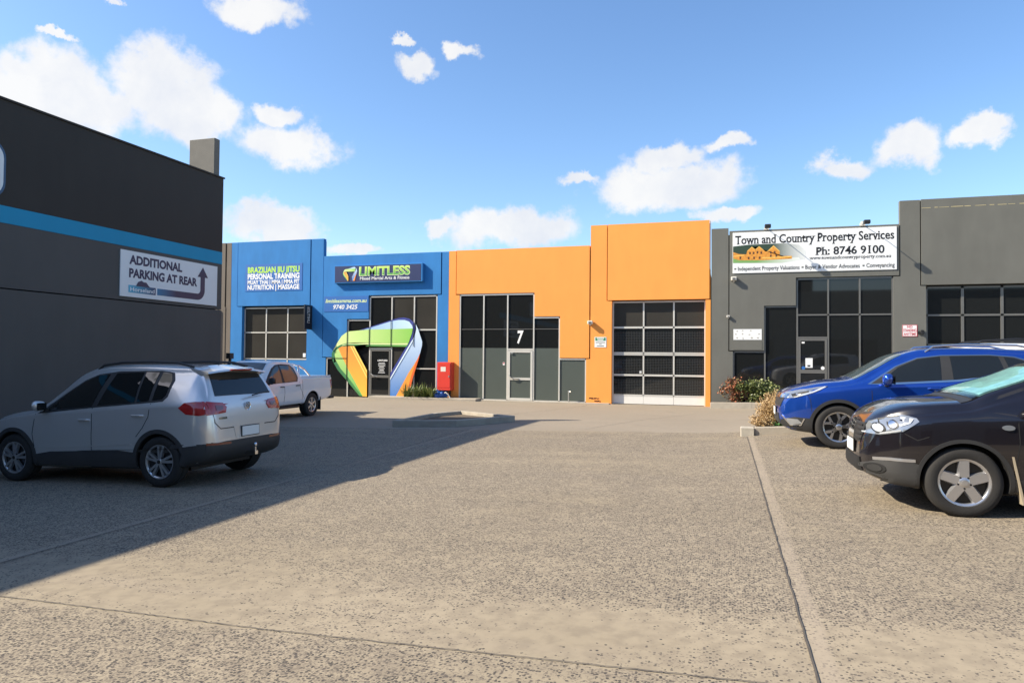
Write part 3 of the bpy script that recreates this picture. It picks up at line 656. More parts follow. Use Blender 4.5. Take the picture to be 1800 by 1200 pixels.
for x in (1.55, 4.88):
    t = tag(empty('sign_lamp'), 'floodlight on long arm over the white sign, ' + ('left one' if x < 3 else 'right one'), 'lamp', 'floodlights above the office sign')
    m = MB(); m.tube([(x, D-.02, 6.83), (x, D-.35, 6.88), (x, D-.78, 6.82)], .014, 6); m.build('arm', M['dark_metal'], t)
    m = MB(); m.box(x-.11, x+.11, D-.93, D-.75, 6.72, 6.86); m.build('lamp_head', M['dark_metal'], t, bevel=.02)
    m = MB(); m.box(x-.09, x+.09, D-.06, D-.0, 6.80, 6.90); m.box(x-.05, x+.05, D-.05, D+.03, 6.9, 6.97); m.build('bracket', M['fixture'], t)
wb = tag(empty('blank_board'), 'blank white board with glue marks on the grey wall', 'board')
box('board', M['sign_white'], wb, .35, 1.38, D-.03, D-.0205, 2.60, 3.01)
m = MB(); rr = random.Random(2)
for i in range(11):
    x = .44 + (i % 4) * .27 + rr.uniform(-.05, .05); z = (2.66, 2.81, 2.95)[i // 4] + rr.uniform(-.02, .02)
    m.prism([(x + .04*math.cos(a)*rr.uniform(.5,1.2), z + .028*math.sin(a)*rr.uniform(.4,1.2)) for a in [k*math.pi/4 for k in range(8)]], D-.0325, D-.0305, xz)
m.build('glue_mark', mat('old_glue', (.36,.34,.29), .8, var=.4, vscale=30), wb)
box('lower_sheet', M['grey'], wb, .34, 1.39, D-.028, D-.0205, 2.22, 2.56)
nst = tag(empty('no_standing_sign'), 'small white sign with red lettering on the grey pillar', 'sign')
box('sign_sheet', M['sign_white'], nst, 6.18, 6.66, D-.012, D-.001, 2.73, 3.15)
fb = fxz(D-.012)
text_on('lettering', 'NO', fb, 6.33, 6.51, 3.04, 3.12, M['red_ink'], nst, .03); text_on('lettering', 'STANDING', fb, 6.21, 6.63, 2.90, 3.0, M['red_ink'], nst, .02); text_on('lettering', 'ANYTIME', fb, 6.22, 6.62, 2.77, 2.86, M['red_ink'], nst, .02)
m = MB()
for b_ in ((6.18,6.66,3.135,3.15),(6.18,6.66,2.73,2.745),(6.18,6.195,2.745,3.135),(6.645,6.66,2.745,3.135)): m.box(b_[0], b_[1], D-.0145, D-.0125, b_[2], b_[3])
m.build('red_border', M['red_ink'], nst)
so_ = tag(empty('power_outlet'), 'black outdoor socket beside the small red lettered sign', 'socket')
box('socket_box', M['dark_metal'], so_, 6.76, 6.86, D-.08, D-.001, 2.80, 2.96, .01); m = MB(); m.lathe([(.001,0),(.05,0),(.05,.05),(.001,.05)], 12, 'y', (6.70, D-.052, 2.87)); m.build('socket_cap', M['dark_metal'], so_)

g2 = tag(empty('workshop_unit'), 'tall dark grey workshop unit at the right edge with black glazed door', 'building')
panel(g2, [(6.80,4.58),(16.5,4.58),(16.5,7.67),(6.80,7.67)], D-.02, M['grey'])
panel(g2, rect(10.62,16.5,-.2,4.55), D, M['grey'])
chip = mat('bare_yellow_render', (.42,.36,.20), .9, var=.3, vscale=10); rr = random.Random(9); x = 6.82
while x < 12:
    w_ = rr.uniform(.1, .5); box('bare_patch', chip, g2, x, x + w_, D-.0235, D-.0205, 7.345 + rr.uniform(-.004,.004), 7.365 + rr.uniform(-.004,.008)); x += w_ + rr.uniform(.02, .14)
box('building_body', M['void'], g2, 6.6, 16.4, D+.75, D+14, -.1, 6.4); box('joint_backing', M['void'], g2, 6.5, 16.4, D+.225, D+.26, 4.7, 7.6)
wd = frame_bars('garage_door', [vbar(x,.3,4.53,.09) for x in (7.0,8.15,9.37,10.58)] + [hbar(6.96,10.6,z,.07) for z in (4.5,3.50,2.44,1.4)], D+.2, D+.27, M['grey_alu'], g2)
for a, b in ((7.05,8.10),(8.20,9.32),(9.42,10.53)):
    for z0, z1 in ((3.54,4.46),(2.48,3.46),(1.44,2.40),(.35,1.36)): pane(a, b, z0, z1, D+.23, M['glass'], wd)
bw = tag(empty('far_left_unit'), 'brown painted unit wall glimpsed between dark warehouse and blue gym', 'building')
panel(bw, [(-30,-.1),(-23.02,-.1),(-23.02,4.16),(-23.07,4.16),(-23.07,7.25),(-30,7.25)], D-.02, M['brown']); panel(bw, rect(-23.0,-22.735,-.1,7.25), D, M['brown'])
box('building_body', M['void'], bw, -30, -22.75, D+.75, D+14, -.1, 5.9); box('joint_backing', M['void'], bw, -29, -22.8, D+.225, D+.26, 0, 7.1)
m = MB(); m.tube([(-23.4, D-.08, 4.05), (-23.4, D-.08, 0)], .05, 8); m.build('downpipe', M['brown'], bw)
# raised concrete edge along the shop fronts
k = MB(); k.box(-14.9, -9.9, D-.75, D-.0, -.1, .10); kerb_f = tag(k.build('footpath_kerb', M['kerb'], None, bevel=.015), 'low concrete kerb strip below the red cabinet and leafy plant', 'kerb')
k = MB(); k.box(-9.88, -4.4, D-.3, D-.0, -.1, .035); tag(k.build('door_sill', M['kerb'], None, bevel=.01), 'thin concrete sill under the stepped window of the orange unit', 'sill')

# ------------------------------------------------------------------ dark warehouse on the left
XW = -13.0
lw = tag(empty('dark_warehouse'), 'long black and charcoal warehouse wall with bright cyan stripe on the left', 'building')
def wallbox(name, z0, z1, m_, dx=0.0, y0=-14, y1=15.86): return box(name, m_, lw, XW - .2, XW + dx, y0, y1, z0, z1)
wallbox('lower_panel', -.3, 3.035, M['grey_wall']); wallbox('middle_panel', 3.06, 4.275, M['grey_wall']); wallbox('stripe', 4.28, 4.605, M['cyan'], .004); wallbox('upper_panel', 4.61, 6.60, M['black_wall'], .0)
box('cap_flashing', M['black_wall'], lw, XW - .26, XW + .03, -14, 15.89, 6.602, 6.64)
box('joint_backing', M['void'], lw, XW - .24, XW - .21, -13.9, 15.8, -.3, 6.5)
box('end_wall', M['grey_wall'], lw, -32, XW - .2, 15.62, 15.86, -.3, 6.60); box('building_body', M['void'], lw, -32, XW - .25, -14, 15.6, -.3, 6.3)
up_ = tag(empty('concrete_upright'), 'grey concrete slab standing up above the dark warehouse corner', 'parapet')
m = MB(); m.box(-14.04, -13.21, 15.74, 15.95, 6.2, 7.71); m.build('slab', mat('weathered_concrete', (.16,.15,.13), .9, var=.2, vscale=3, bump=.3), up_, bevel=.012)
ps = tag(empty('parking_arrow_sign'), 'white rear parking sign with bent arrow on the dark wall', 'sign')
box('sign_sheet', M['sign_white'], ps, XW + .001, XW + .025, 12.51, 15.655, 3.14, 4.19)
def fps(u, v, l): return (XW + .025 + l, 12.51 + u, 3.14 + v)
text_on('lettering', 'ADDITIONAL', fps, .24, 1.87, .76, .95, M['purple_ink'], ps, .045)
text_on('lettering', 'PARKING AT REAR', fps, .24, 2.40, .455, .645, M['purple_ink'], ps, .045)
arrow_fade = gradient('arrow_fade', (.03, .28, .50), (.045, .035, .075), 1, 13.2, 14.2)
m = MB()
arc = [(2.42 + .26*math.sin(a), .365 - .26*math.cos(a)) for a in [i*math.pi/16 for i in range(9)]]; arci = [(2.42 + .10*math.sin(a), .365 - .10*math.cos(a)) for a in [i*math.pi/16 for i in range(8,-1,-1)]]
m.prism([(1.08,.105)] + arc + [(2.68,.72),(2.52,.72)] + arci + [(1.08,.265)], .0005, .003, lambda u, v, h: fps(u, v, h)); m.build('arrow_shaft', arrow_fade, ps)
m = MB(); m.prism([(2.41,.70),(2.79,.70),(2.60,.96)], .0031, .005, lambda u, v, h: fps(u, v, h)); m.build('arrow_head', M['purple_ink'], ps)
lb = gradient('logo_fade', (.10, .45, .62), (.03, .05, .12), 1, 12.7, 13.5)
m = MB(); m.prism([(.23,.10),(1.03,.10),(1.03,.27),(.23,.27)], .0031, .005, lambda u, v, h: fps(u, v, h)); m.build('logo_patch', lb, ps)
m = MB(); m.prism([(.44,.26),(.50,.36),(.60,.40),(.66,.37),(.74,.37),(.80,.31),(.86,.26)], .0052, .007, lambda u, v, h: fps(u, v, h)); m.build('horse_head', M['purple_ink'], ps)
text_on('lettering', 'Horseland', fps, .28, .99, .135, .225, M['white'], ps, .012, lift=.008)
ov = tag(empty('rounded_sign'), 'white rounded sign with blue rim at the left picture edge', 'sign')
def rrect(y0, y1, z0, z1, r, n=6):
    out = []
    for cx, cz, a0 in ((y1-r, z1-r, 0), (y0+r, z1-r, 90), (y0+r, z0+r, 180), (y1-r, z0+r, 270)):
        for i in range(n+1): a = R(a0 + 90*i/n); out.append((cx + r*math.cos(a), cz + r*math.sin(a)))
    return out
m = MB(); m.prism(rrect(6.6, 9.83, 4.70, 5.80, .32), XW + .001, XW + .04, yz); m.build('rim', mat('sign_rim_blue', (.03,.08,.16), .4), ov)
m = MB(); m.prism(rrect(6.65, 9.78, 4.75, 5.75, .28), XW + .0405, XW + .05, yz); m.build('sign_face', M['sign_white'], ov)

# ------------------------------------------------------------------ unseen warehouse added behind the camera for the windows to reflect
ow = tag(empty('added_reflection_warehouse'), 'pale grey warehouse added unseen behind the camera for the windows to reflect', 'building')
box('wall', M['warehouse'], ow, -12, 26, -15, -14.6, -.5, 8.4); box('roof', M['grey'], ow, -12, 26, -32, -15.01, 7.8, 8.1)
box('parapet_block', M['grey_wall'], ow, 4, 8, -14.9, -14.5, 8.41, 9.6)
for i in range(4): box('roller_door', M['grey_wall'], ow, -9 + i*9, -4.5 + i*9, -14.58, -14.5, -.3, 3.8)

# ------------------------------------------------------------------ kerbed beds
isl = tag(empty('kerbed_island'), 'low kerbed island bed in the middle of the yard', 'kerb')
ip = [(-8.25,16.62),(-6.55,16.85),(-5.55,18.75),(-7.8,20.5),(-8.25,19.5)]
def inset(poly, d):
    c = Vector((sum(p[0] for p in poly)/len(poly), sum(p[1] for p in poly)/len(poly))); out = []
    for p in poly:
        v = Vector(p) - c; out.append(tuple(c + v * (1 - d / v.length * 1.25)))
    return out
ii = inset(ip, .16); m = MB(); n = len(ip); vs = []
for p, q in zip(ip, ii):
    z = ground_z(*p); vs += [(p[0],p[1],z-.1),(p[0],p[1],z+.17),(q[0],q[1],z+.17),(q[0],q[1],z-.1)]
m.add(vs, [tuple(4*i+a if b == 0 else 4*((i+1)%n)+a for a, b in ((k_,0),(k_,1),((k_+1)%4,1),((k_+1)%4,0))) for i in range(n) for k_ in range(4)])
m.build('kerb', M['kerb'], isl, bevel=.012)
bm = bmesh.new(); f = bm.faces.new([bm.verts.new((q[0], q[1], ground_z(*p) + .07)) for p, q in zip(ip, ii)]); bmesh.ops.triangulate(bm, faces=[f])
me = bpy.data.meshes.new('soil'); bm.to_mesh(me); bm.free(); mk_obj('soil', me, M['soil'], isl)
def kerb_run(name, label, pts, w, h, matl):
    m = MB(); P = [Vector(p) for p in pts]
    for a, b in zip(P, P[1:]):
        t = (b - a).normalized(); nn = Vector((-t.y, t.x)) * w
        q = [a, b, b + nn, a + nn]; vs = [(p.x, p.y, ground_z(p.x, p.y) - .12) for p in q] + [(p.x, p.y, ground_z(p.x, p.y) + h) for p in q]
        m.add(vs, [(0,3,2,1),(4,5,6,7),(0,1,5,4),(1,2,6,5),(2,3,7,6),(3,0,4,7)])
    return tag(m.build(name, matl, None, bevel=.012), label, 'kerb')
kb = kerb_run('bed_kerb', 'pale concrete kerb beside the blue car with dry grass behind', [(.60,15.15),(2.35,15.1)], .16, .17, M['kerb'])
ke = MB(); z = ground_z(.4,15.1); ke.box(.33,.595,15.10,15.36,z-.1,z+.185); o = ke.build('kerb_end_block', M['kerb_white'], kb, bevel=.012)
kl = kerb_run('bed_kerb', 'low kerb in front of shrubs by the grey office wall', [(-.49,27.5),(1.0,27.4),(4.5,27.2)], .16, .22, M['kerb'])
tag(box('planting_soil', M['soil'], None, -.45, 5.85, 27.62, D-.03, -.1, .20), 'strip of bare soil under the shrubs by the office', 'soil', kind='stuff')
bm = bmesh.new(); vs = [bm.verts.new((x, y, ground_z(x, y) + .08)) for x, y in ((.5,15.3),(2.35,15.25),(2.35,16.6),(.5,16.6))]; bm.faces.new(vs); me = bpy.data.meshes.new('planting_soil'); bm.to_mesh(me); bm.free()
tag(mk_obj('planting_soil', me, M['soil']), 'soil of the kerbed bed beside the blue car', 'soil', kind='stuff')

# ------------------------------------------------------------------ plants
def leaf_mat(name, c0, c1, trans=.25):
    m = bpy.data.materials.new(name); m.use_nodes = True; nt = m.node_tree; N = nt.nodes.new; b = nt.nodes['Principled BSDF']
    oi = N('ShaderNodeNewGeometry'); mx = N('ShaderNodeMix'); mx.data_type = 'RGBA'; mx.inputs[6].default_value = (*c0, 1); mx.inputs[7].default_value = (*c1, 1)
    nt.links.new(oi.outputs['Random Per Island'], mx.inputs[0]); nt.links.new(mx.outputs[2], b.inputs['Base Color'])
    b.inputs['Roughness'].default_value = .5; b.inputs['Transmission Weight'].default_value = 0
    b.inputs['Subsurface Weight'].default_value = 0
    return m
def leaves(n, rad, ctr, rnd, size, clumps=14):
    cs = []
    while len(cs) < clumps:
        p = Vector((rnd.uniform(-1,1), rnd.uniform(-1,1), rnd.uniform(-.8,1)))
        if p.length < 1: cs.append(p)
    vs = []; fs = []
    for i in range(n):
        c = rnd.choice(cs); p = c + Vector((rnd.gauss(0,.2), rnd.gauss(0,.2), rnd.gauss(0,.2)))
        p = Vector((ctr[0] + p.x*rad[0], ctr[1] + p.y*rad[1], max(ctr[2] - rad[2]*.9, ctr[2] + p.z*rad[2])))
        d = Vector((rnd.gauss(0,1), rnd.gauss(0,1), rnd.gauss(.5,.8))).normalized(); s = d.orthogonal().normalized() * size * rnd.uniform(.3,.5); L_ = size * rnd.uniform(.8,1.4)
        k = len(vs); vs += [p - s*.3, p + d*L_*.5 + s, p + d*L_, p + d*L_*.5 - s]; fs.append((k, k+1, k+2, k+3))
    me = bpy.data.meshes.new('foliage'); me.from_pydata([tuple(v) for v in vs], [], fs); return me
def shrub(name, label, x, y, z, rad, n, mt, size=.07, seed=1, stemm=None):
    t = tag(empty(name), label, 'shrub'); rnd = random.Random(seed)
    mk_obj('foliage', leaves(n, rad, (x, y, z + rad[2]), rnd, size), mt, t)
    m = MB()
    for i in range(9):
        a = rnd.uniform(0, 6.28); q = rnd.uniform(.3, .8)
        m.tube([(x + rnd.uniform(-.08,.08), y + rnd.uniform(-.06,.06), z - .04), (x + math.cos(a)*rad[0]*q*.5, y + math.sin(a)*rad[1]*q*.5, z + rad[2]*.8), (x + math.cos(a)*rad[0]*q, y + math.sin(a)*rad[1]*q, z + rad[2]*1.5)], .012, 5, .004)
    m.build('stem', stemm or M['stem'], t); return t
M['stem'] = mat('brown_twig', (.16, .09, .05), .9, var=.3)
lg_ = leaf_mat('olive_leaf', (.055,.075,.02), (.17,.19,.05)); lr_ = leaf_mat('red_tipped_leaf', (.09,.10,.035), (.36,.10,.05)); ld_ = leaf_mat('deep_green_leaf', (.03,.06,.015), (.15,.21,.06))
zb = .20
shrub('red_tipped_shrub', 'rust tipped bushy shrub beside the orange pillar', .30, 28.0, zb, (.55,.28,.45), 900, lr_, .075, 3, mat('red_stem', (.34,.11,.05), .8))
shrub('rounded_shrub', 'rounded olive green shrub under the blank white board', 1.30, 27.95, zb, (.72,.32,.45), 1700, lg_, .08, 5)
shrub('low_dark_shrub', 'low dark shrub behind the blue car bonnet', 2.35, 28.0, zb - .05, (.5,.25,.22), 500, ld_, .06, 8)
def blades(n, L0, L1, spread, w, rnd, x, y, z, stiff=.5, seg=4):
    vs = []; fs = []
    for i in range(n):
        a = rnd.uniform(0, 6.283); L_ = rnd.uniform(L0, L1); lean = rnd.uniform(.1, 1) * spread; bx = x + rnd.gauss(0, .08); by = y + rnd.gauss(0, .06)
        d = Vector((math.cos(a), math.sin(a), 0)); s = Vector((-d.y, d.x, 0)) * w * rnd.uniform(.7, 1.2)
        k = len(vs)
        for j in range(seg + 1):
            t_ = j / seg; p = Vector((bx, by, z)) + d * (lean * t_ * L_) + Vector((0, 0, L_ * (t_ - stiff * lean * t_ * t_)))
            ww = s * (1 - t_ ** 2 * .95); vs += [p - ww, p + ww]
        fs += [(k+2*j, k+2*j+2, k+2*j+3, k+2*j+1) for j in range(seg)]
    me = bpy.data.meshes.new('leaf_blades'); me.from_pydata([tuple(v) for v in vs], [], fs); return me
ag = tag(empty('strappy_plant'), 'green strap leaved plant clump at the foot of the blue unit glass', 'plant'); rnd = random.Random(4)
for dx in (-.55, -.15, .25, .6): mk_obj('leaf_blades', blades(80, .45, .8, 1.1, .024, rnd, -12.62 + dx, D-.38 + rnd.uniform(-.08,.08), .08, .55), leaf_mat('strap_leaf', (.035,.07,.012), (.24,.29,.08)), ag)
tan = leaf_mat('straw_stem', (.33,.21,.09), (.55,.39,.19))
def dry_bush(label, x, y, r, h, seed, n=420):
    t = tag(empty('dry_bush'), label, 'shrub', 'dry straw bushes in the kerbed bed'); rnd = random.Random(seed); z = ground_z(x, y) + .07
    vs = []; fs = []
    for i in range(n):
        a = rnd.uniform(0, 6.283); q = math.sqrt(rnd.uniform(0, 1)); hh = h * rnd.uniform(.45, 1) * (1 - .35*q*q); L_ = rnd.uniform(.4, 1)
        b0 = Vector((x + rnd.gauss(0,.06), y + rnd.gauss(0,.06), z)); tip = Vector((x + math.cos(a)*r*q, y + math.sin(a)*r*q, z + hh)); mid = b0.lerp(tip, .5) + Vector((rnd.gauss(0,.03), rnd.gauss(0,.03), .04))
        pts = [b0, mid, tip] + [tip + Vector((rnd.gauss(0,.03), rnd.gauss(0,.03), rnd.uniform(.0,.06)))]
        for p, q_ in zip(pts, pts[1:]):
            s = Vector((rnd.gauss(0,1), rnd.gauss(0,1), 0)).normalized() * .004; k = len(vs); vs += [p - s, p + s, q_ + s, q_ - s]; fs.append((k, k+1, k+2, k+3))
        for j in range(7):   # seed tufts
            p = mid.lerp(tip, rnd.uniform(.1, 1.1)); d = Vector((rnd.gauss(0,1), rnd.gauss(0,1), rnd.gauss(.6,.6))).normalized() * rnd.uniform(.02,.055); s = d.orthogonal().normalized() * .008
            k = len(vs); vs += [p, p + d*.5 + s, p + d, p + d*.5 - s]; fs.append((k, k+1, k+2, k+3))
    me = bpy.data.meshes.new('dry_stems'); me.from_pydata([tuple(v) for v in vs], [], fs); mk_obj('dry_stems', me, tan, t); return t
dry_bush('tallest dry straw bush near the kerb end block', 1.05, 15.75, .42, .82, 11, 560)
dry_bush('dry straw bush half hidden by the blue car nose', 1.75, 15.6, .42, .66, 12)
dry_bush('low greyish dry bush at the kerb end', .78, 15.5, .28, .36, 13, 260)
shrub('green_weed', 'small bright green weed among the dry bushes', 1.12, 15.42, ground_z(1.1,15.4)+.06, (.16,.08,.13), 160, leaf_mat('weed_leaf', (.03,.12,.02), (.08,.25,.05)), .05, 21)
tp2 = tag(empty('tarp_bundle'), 'crumpled blue tarp bundle below the red cabinet', 'bundle'); rnd = random.Random(6)
bm = bmesh.new(); bmesh.ops.create_icosphere(bm, subdivisions=4, radius=1)
from mathutils import noise as mnoise
for v in bm.verts:
    k = 1 + .35 * mnoise.noise(v.co * 2.3) + .22 * mnoise.noise(v.co * 6); v.co = Vector((-11.72 + v.co.x*.34*k, D-.36 + v.co.y*.2*k, .09 + max(0, (v.co.z + .75))*.17*k))
me = bpy.data.meshes.new('tarp'); bm.to_mesh(me); bm.free(); me.shade_smooth(); mk_obj('tarp', me, mat('blue_tarp', (.02,.10,.38), .35, var=.3, vscale=6), tp2)
m = MB(); m.tube([(-11.45, D-.42, .30), (-11.35, D-.5, .34), (-11.22, D-.5, .22), (-11.15, D-.5, .11)], .022, 6); m.build('rope_end', M['fixture'], tp2)

# ------------------------------------------------------------------ cars
def pchip(pts):
    xs = [p[0] for p in pts]; ys = [p[1] for p in pts]; n = len(xs)
    h = [xs[i+1]-xs[i] for i in range(n-1)]; dl = [(ys[i+1]-ys[i])/h[i] for i in range(n-1)]; d = [0]*n
    d[0] = dl[0]; d[-1] = dl[-1]
    for i in range(1, n-1):
        if dl[i-1]*dl[i] > 0:
            w1 = 2*h[i]+h[i-1]; w2 = h[i]+2*h[i-1]; d[i] = (w1+w2)/(w1/dl[i-1]+w2/dl[i])
    def f(x):
        if x <= xs[0]: return ys[0]
        if x >= xs[-1]: return ys[-1]
        i = max(k for k in range(n-1) if xs[k] <= x); t = (x-xs[i])/h[i]
        return (2*t**3-3*t*t+1)*ys[i] + (t**3-2*t*t+t)*h[i]*d[i] + (-2*t**3+3*t*t)*ys[i+1] + (t**3-t*t)*h[i]*d[i+1]
    return f
def catmull(P, m):
    out = []; n = len(P)
    for i in range(n-1):
        p0 = P[max(i-1,0)]; p1 = P[i]; p2 = P[i+1]; p3 = P[min(i+2,n-1)]
        for j in range(m):
            t = j/m; out.append(tuple(.5*((2*b)+(-a+c)*t+(2*a-5*b+4*c-d)*t*t+(-a+3*b-3*c+d)*t**3) for a, b, c, d in zip(p0,p1,p2,p3)))
    out.append(P[-1]); return out
class Car:
    def __init__(s, name, label, cat, sp, loc, heading, tilt=0.0, roll=0.0, group=None):
        s.sp = sp; s.root = tag(empty(name, loc), label, cat, group)
        s.root.rotation_euler = (roll, -tilt, math.atan2(heading[1], heading[0]))
        nf, nr = sp.get('nose', 1.0), sp.get('tail', 1.0); sq = lambda x: 1.75 + (x-1.75)*nf if x > 1.75 else (-1.7 + (x+1.7)*nr if x < -1.7 else x)
        for k in ('top','belt','w','wt','crown','bot'): sp[k] = [(sq(x), v) for x, v in sp[k]]
        sp.pop('nose', None); sp.pop('tail', None)
        f = {k: pchip(v) for k, v in sp.items() if k in ('top','belt','w','wt','crown','bot')}
        x0 = sp['top'][0][0]; x1 = sp['top'][-1][0]; xs = []
        x = x0
        while x < x1:
            xs.append(x); e = min(x - x0, x1 - x); x += .010 if e < .12 else (.022 if e < .5 else .045)
        xs.append(x1); rings = []
        for x in xs:
            zt = f['top'](x); zb_ = f['bot'](x); w = f['w'](x); wt = min(f['wt'](x), w*.985); c = f['crown'](x)
            zt = max(zt, zb_ + .12); ze = zt - c; zs = min(f['belt'](x), ze - .03); zs = max(zs, zb_ + .06); hh = zs - zb_
            half = [(0, zb_), (w*.6, zb_), (w*.88, zb_ + .01), (w*.965, zb_ + min(.07, hh*.25)), (w*.992, zb_ + hh*.42), (w, zb_ + hh*.62), (w*.985, zb_ + hh*.88), (w*.965, zs),
                    (w*.965 + (wt-w*.965)*.5 + .012, zs + (ze-zs)*.5), (wt + .008, ze - min(.05,(ze-zs)*.3)), (wt*.93, zt - c*.48), (wt*.62, zt - c*.14), (0, zt)]
            rings.append(catmull(half, 4))
        m = len(rings[0]); vs = []; fs = []
        for x, r in zip(xs, rings):
            vs += [(x, y, z) for y, z in r] + [(x, -y, z) for y, z in r[-2:0:-1]]
        k = 2*m - 2
        for i in range(len(xs)-1):
            for j in range(k): fs.append((i*k+j, i*k+(j+1)%k, (i+1)*k+(j+1)%k, (i+1)*k+j))
        for i, fl in ((0, False), (len(xs)-1, True)):
            zc = sum(v[2] for v in vs[i*k:(i+1)*k])/k; c = len(vs); vs.append((xs[i] + (-.012 if i == 0 else .012), 0, zc))
            fs += [((i*k+j, i*k+(j+1)%k, c) if fl else (i*k+(j+1)%k, i*k+j, c)) for j in range(k)]
        s.bvh = BVHTree.FromPolygons([Vector(v) for v in vs], fs)
        me = bpy.data.meshes.new('body'); me.from_pydata(vs, [], fs)
        bm = bmesh.new(); bm.from_mesh(me); bmesh.ops.recalc_face_normals(bm, faces=bm.faces); bm.to_mesh(me); bm.free()
        me.materials.append(sp['paint']); me.materials.append(M['seam'])
        tmp = bpy.data.objects.new('body_tmp', me); COL.objects.link(tmp); cut = []
        for (wx, r) in sp['arches']:
            for sd in (1, -1):
                mc = MB(); mc.lathe([(.001,-.17),(r,-.17),(r,.25),(.001,.25)], 40, 'y', (wx, sd*(sp['hw'] - .06 if sd > 0 else sp['hw'] - .06) + (0 if sd > 0 else 0), sp['R']))
                mc2 = bpy.data.meshes.new('cut'); mc2.from_pydata(mc.v, [], mc.f); b2 = bmesh.new(); b2.from_mesh(mc2); bmesh.ops.remove_doubles(b2, verts=b2.verts, dist=.002); bmesh.ops.recalc_face_normals(b2, faces=b2.faces); b2.to_mesh(mc2); b2.free()
                mc2.materials.append(M['seam']); mc2.materials.append(M['seam'])
                for p in mc2.polygons: p.material_index = 1
                co = bpy.data.objects.new('cut', mc2); COL.objects.link(co); cut.append(co)
                md = tmp.modifiers.new('b', 'BOOLEAN'); md.operation = 'DIFFERENCE'; md.object = co; md.solver = 'EXACT'
        dg = bpy.context.evaluated_depsgraph_get(); dg.update()
        bme = bpy.data.meshes.new_from_object(tmp.evaluated_get(dg)); bme.name = 'body'
        for c in cut + [tmp]: bpy.data.objects.remove(c)
        bme.shade_smooth(); bme.set_sharp_from_angle(angle=R(32))
        s.body = mk_obj('body', bme, None, s.root)
    def cast(s, axis, a, b, sd):
        if axis == 'y': o, d = Vector((a, sd*4, b)), Vector((0, -sd, 0))
        elif axis == 'x': o, d = Vector((sd*6, a, b)), Vector((-sd, 0, 0))
        else: o, d = Vector((a, b, 5)), Vector((0, 0, -1))
        h = s.bvh.ray_cast(o, d)
        if h[0] is None:
            q = Vector((a, sd*.8, b)) if axis == 'y' else (Vector((sd*2.1, a, b)) if axis == 'x' else Vector((a, b, 1.5)))
            h = s.bvh.find_nearest(q)
        n = h[1]
        if n.dot(-d) < 0: n = -n
        return h[0], n
    def patch(s, name, poly, matl, axis='y', sd=1, off=.004, parent=None, grid=.055, skirt=.012):
        pts = [Vector(p) for p in poly]; dense = []
        for a, b in zip(pts, pts[1:] + pts[:1]):
            k = max(1, int((b-a).length / grid)); dense += [a.lerp(b, i/k) for i in range(k)]
        n = len(dense); x0 = min(p.x for p in dense); x1 = max(p.x for p in dense); y0 = min(p.y for p in dense); y1 = max(p.y for p in dense)
        extra = []; gx_ = x0 + grid*.5
        def inside(q):
            c = False
            for i in range(n):
                a, b = dense[i], dense[i-1]
                if (a.y > q.y) != (b.y > q.y) and q.x < (b.x-a.x)*(q.y-a.y)/(b.y-a.y)+a.x: c = not c
            return c
        while gx_ < x1:
            gy_ = y0 + grid*.5
            while gy_ < y1:
                q = Vector((gx_, gy_))
                if inside(q): extra.append(q)
                gy_ += grid
            gx_ += grid
        vv, ee, ff, _, _, _ = delaunay_2d_cdt(dense + extra, [(i, (i+1) % n) for i in range(n)], [], 1, 1e-5)
        P = []; Q = []
        for q in vv:
            h, nn = s.cast(axis, q.x, q.y, sd); P.append(h + nn*off); Q.append(h - nn*(skirt - off))
        cnt = {}
        for f_ in ff:
            for i in range(len(f_)):
                e = (f_[i], f_[(i+1) % len(f_)]); cnt[tuple(sorted(e))] = cnt.get(tuple(sorted(e)), 0) + 1
        k = len(P); fs = [tuple(f_) for f_ in ff] + [(a, b, b+k, a+k) for (a, b), c in cnt.items() if c == 1]
        me = bpy.data.meshes.new(name); me.from_pydata([tuple(v) for v in P + Q], [], fs)
        bm = bmesh.new(); bm.from_mesh(me); bmesh.ops.delete(bm, geom=[v for v in bm.verts if not v.link_faces], context='VERTS'); bmesh.ops.recalc_face_normals(bm, faces=bm.faces)
        bm.to_mesh(me); bm.free(); me.shade_smooth(); me.set_sharp_from_angle(angle=R(40))
        return mk_obj(name, me, matl, parent or s.root)
    def both(s, name, poly, matl, **k):
        return [s.patch(name, poly, matl, sd=sd, **k) for sd in (1, -1)]
    def line(s, name, pts, w, matl, **k):
        P = [Vector(p) for p in pts]; L_ = []; R_ = []
        for i, p in enumerate(P):
            t = (P[min(i+1,len(P)-1)] - P[max(i-1,0)]).normalized(); nn = Vector((-t.y, t.x))*w/2; L_.append(p+nn); R_.append(p-nn)
        return s.patch(name, [tuple(q) for q in L_ + R_[::-1]], matl, grid=.08, **k)
    def wheel(s, x, sd, r, rim, width, style):
        yo = sd*(s.sp['hw'] - .015); f = lambda h: yo - sd*h      # h: depth inward from the outer face
        m = MB(); m.lathe([(.001, f(.06)-yo), (rim*.93, f(.06)-yo), (rim*.93, f(.09)-yo), (.001, f(.09)-yo)], 28, 'y', (x, yo, s.sp['R']))
        hub = m.build('wheel', M['alloy_dark'], s.root)
        m = MB(); H = lambda h: -sd*h
        m.lathe([(rim*1.0,H(.025)),(rim+.012,H(.004)),(rim+.03,H(.0)),(r-.055,H(-.006)),(r-.022,H(.004)),(r-.006,H(.022)),(r,H(.045)),(r,H(width*.35)),(r-.008,H(width*.36)),(r-.008,H(width*.40)),(r,H(width*.41)),(r,H(width-.045)),(r-.02,H(width)),(rim,H(width-.01))], 56, 'y', (x, yo, s.sp['R']), close=True)
        m.build('tyre', M['rubber'], hub, smooth=True)
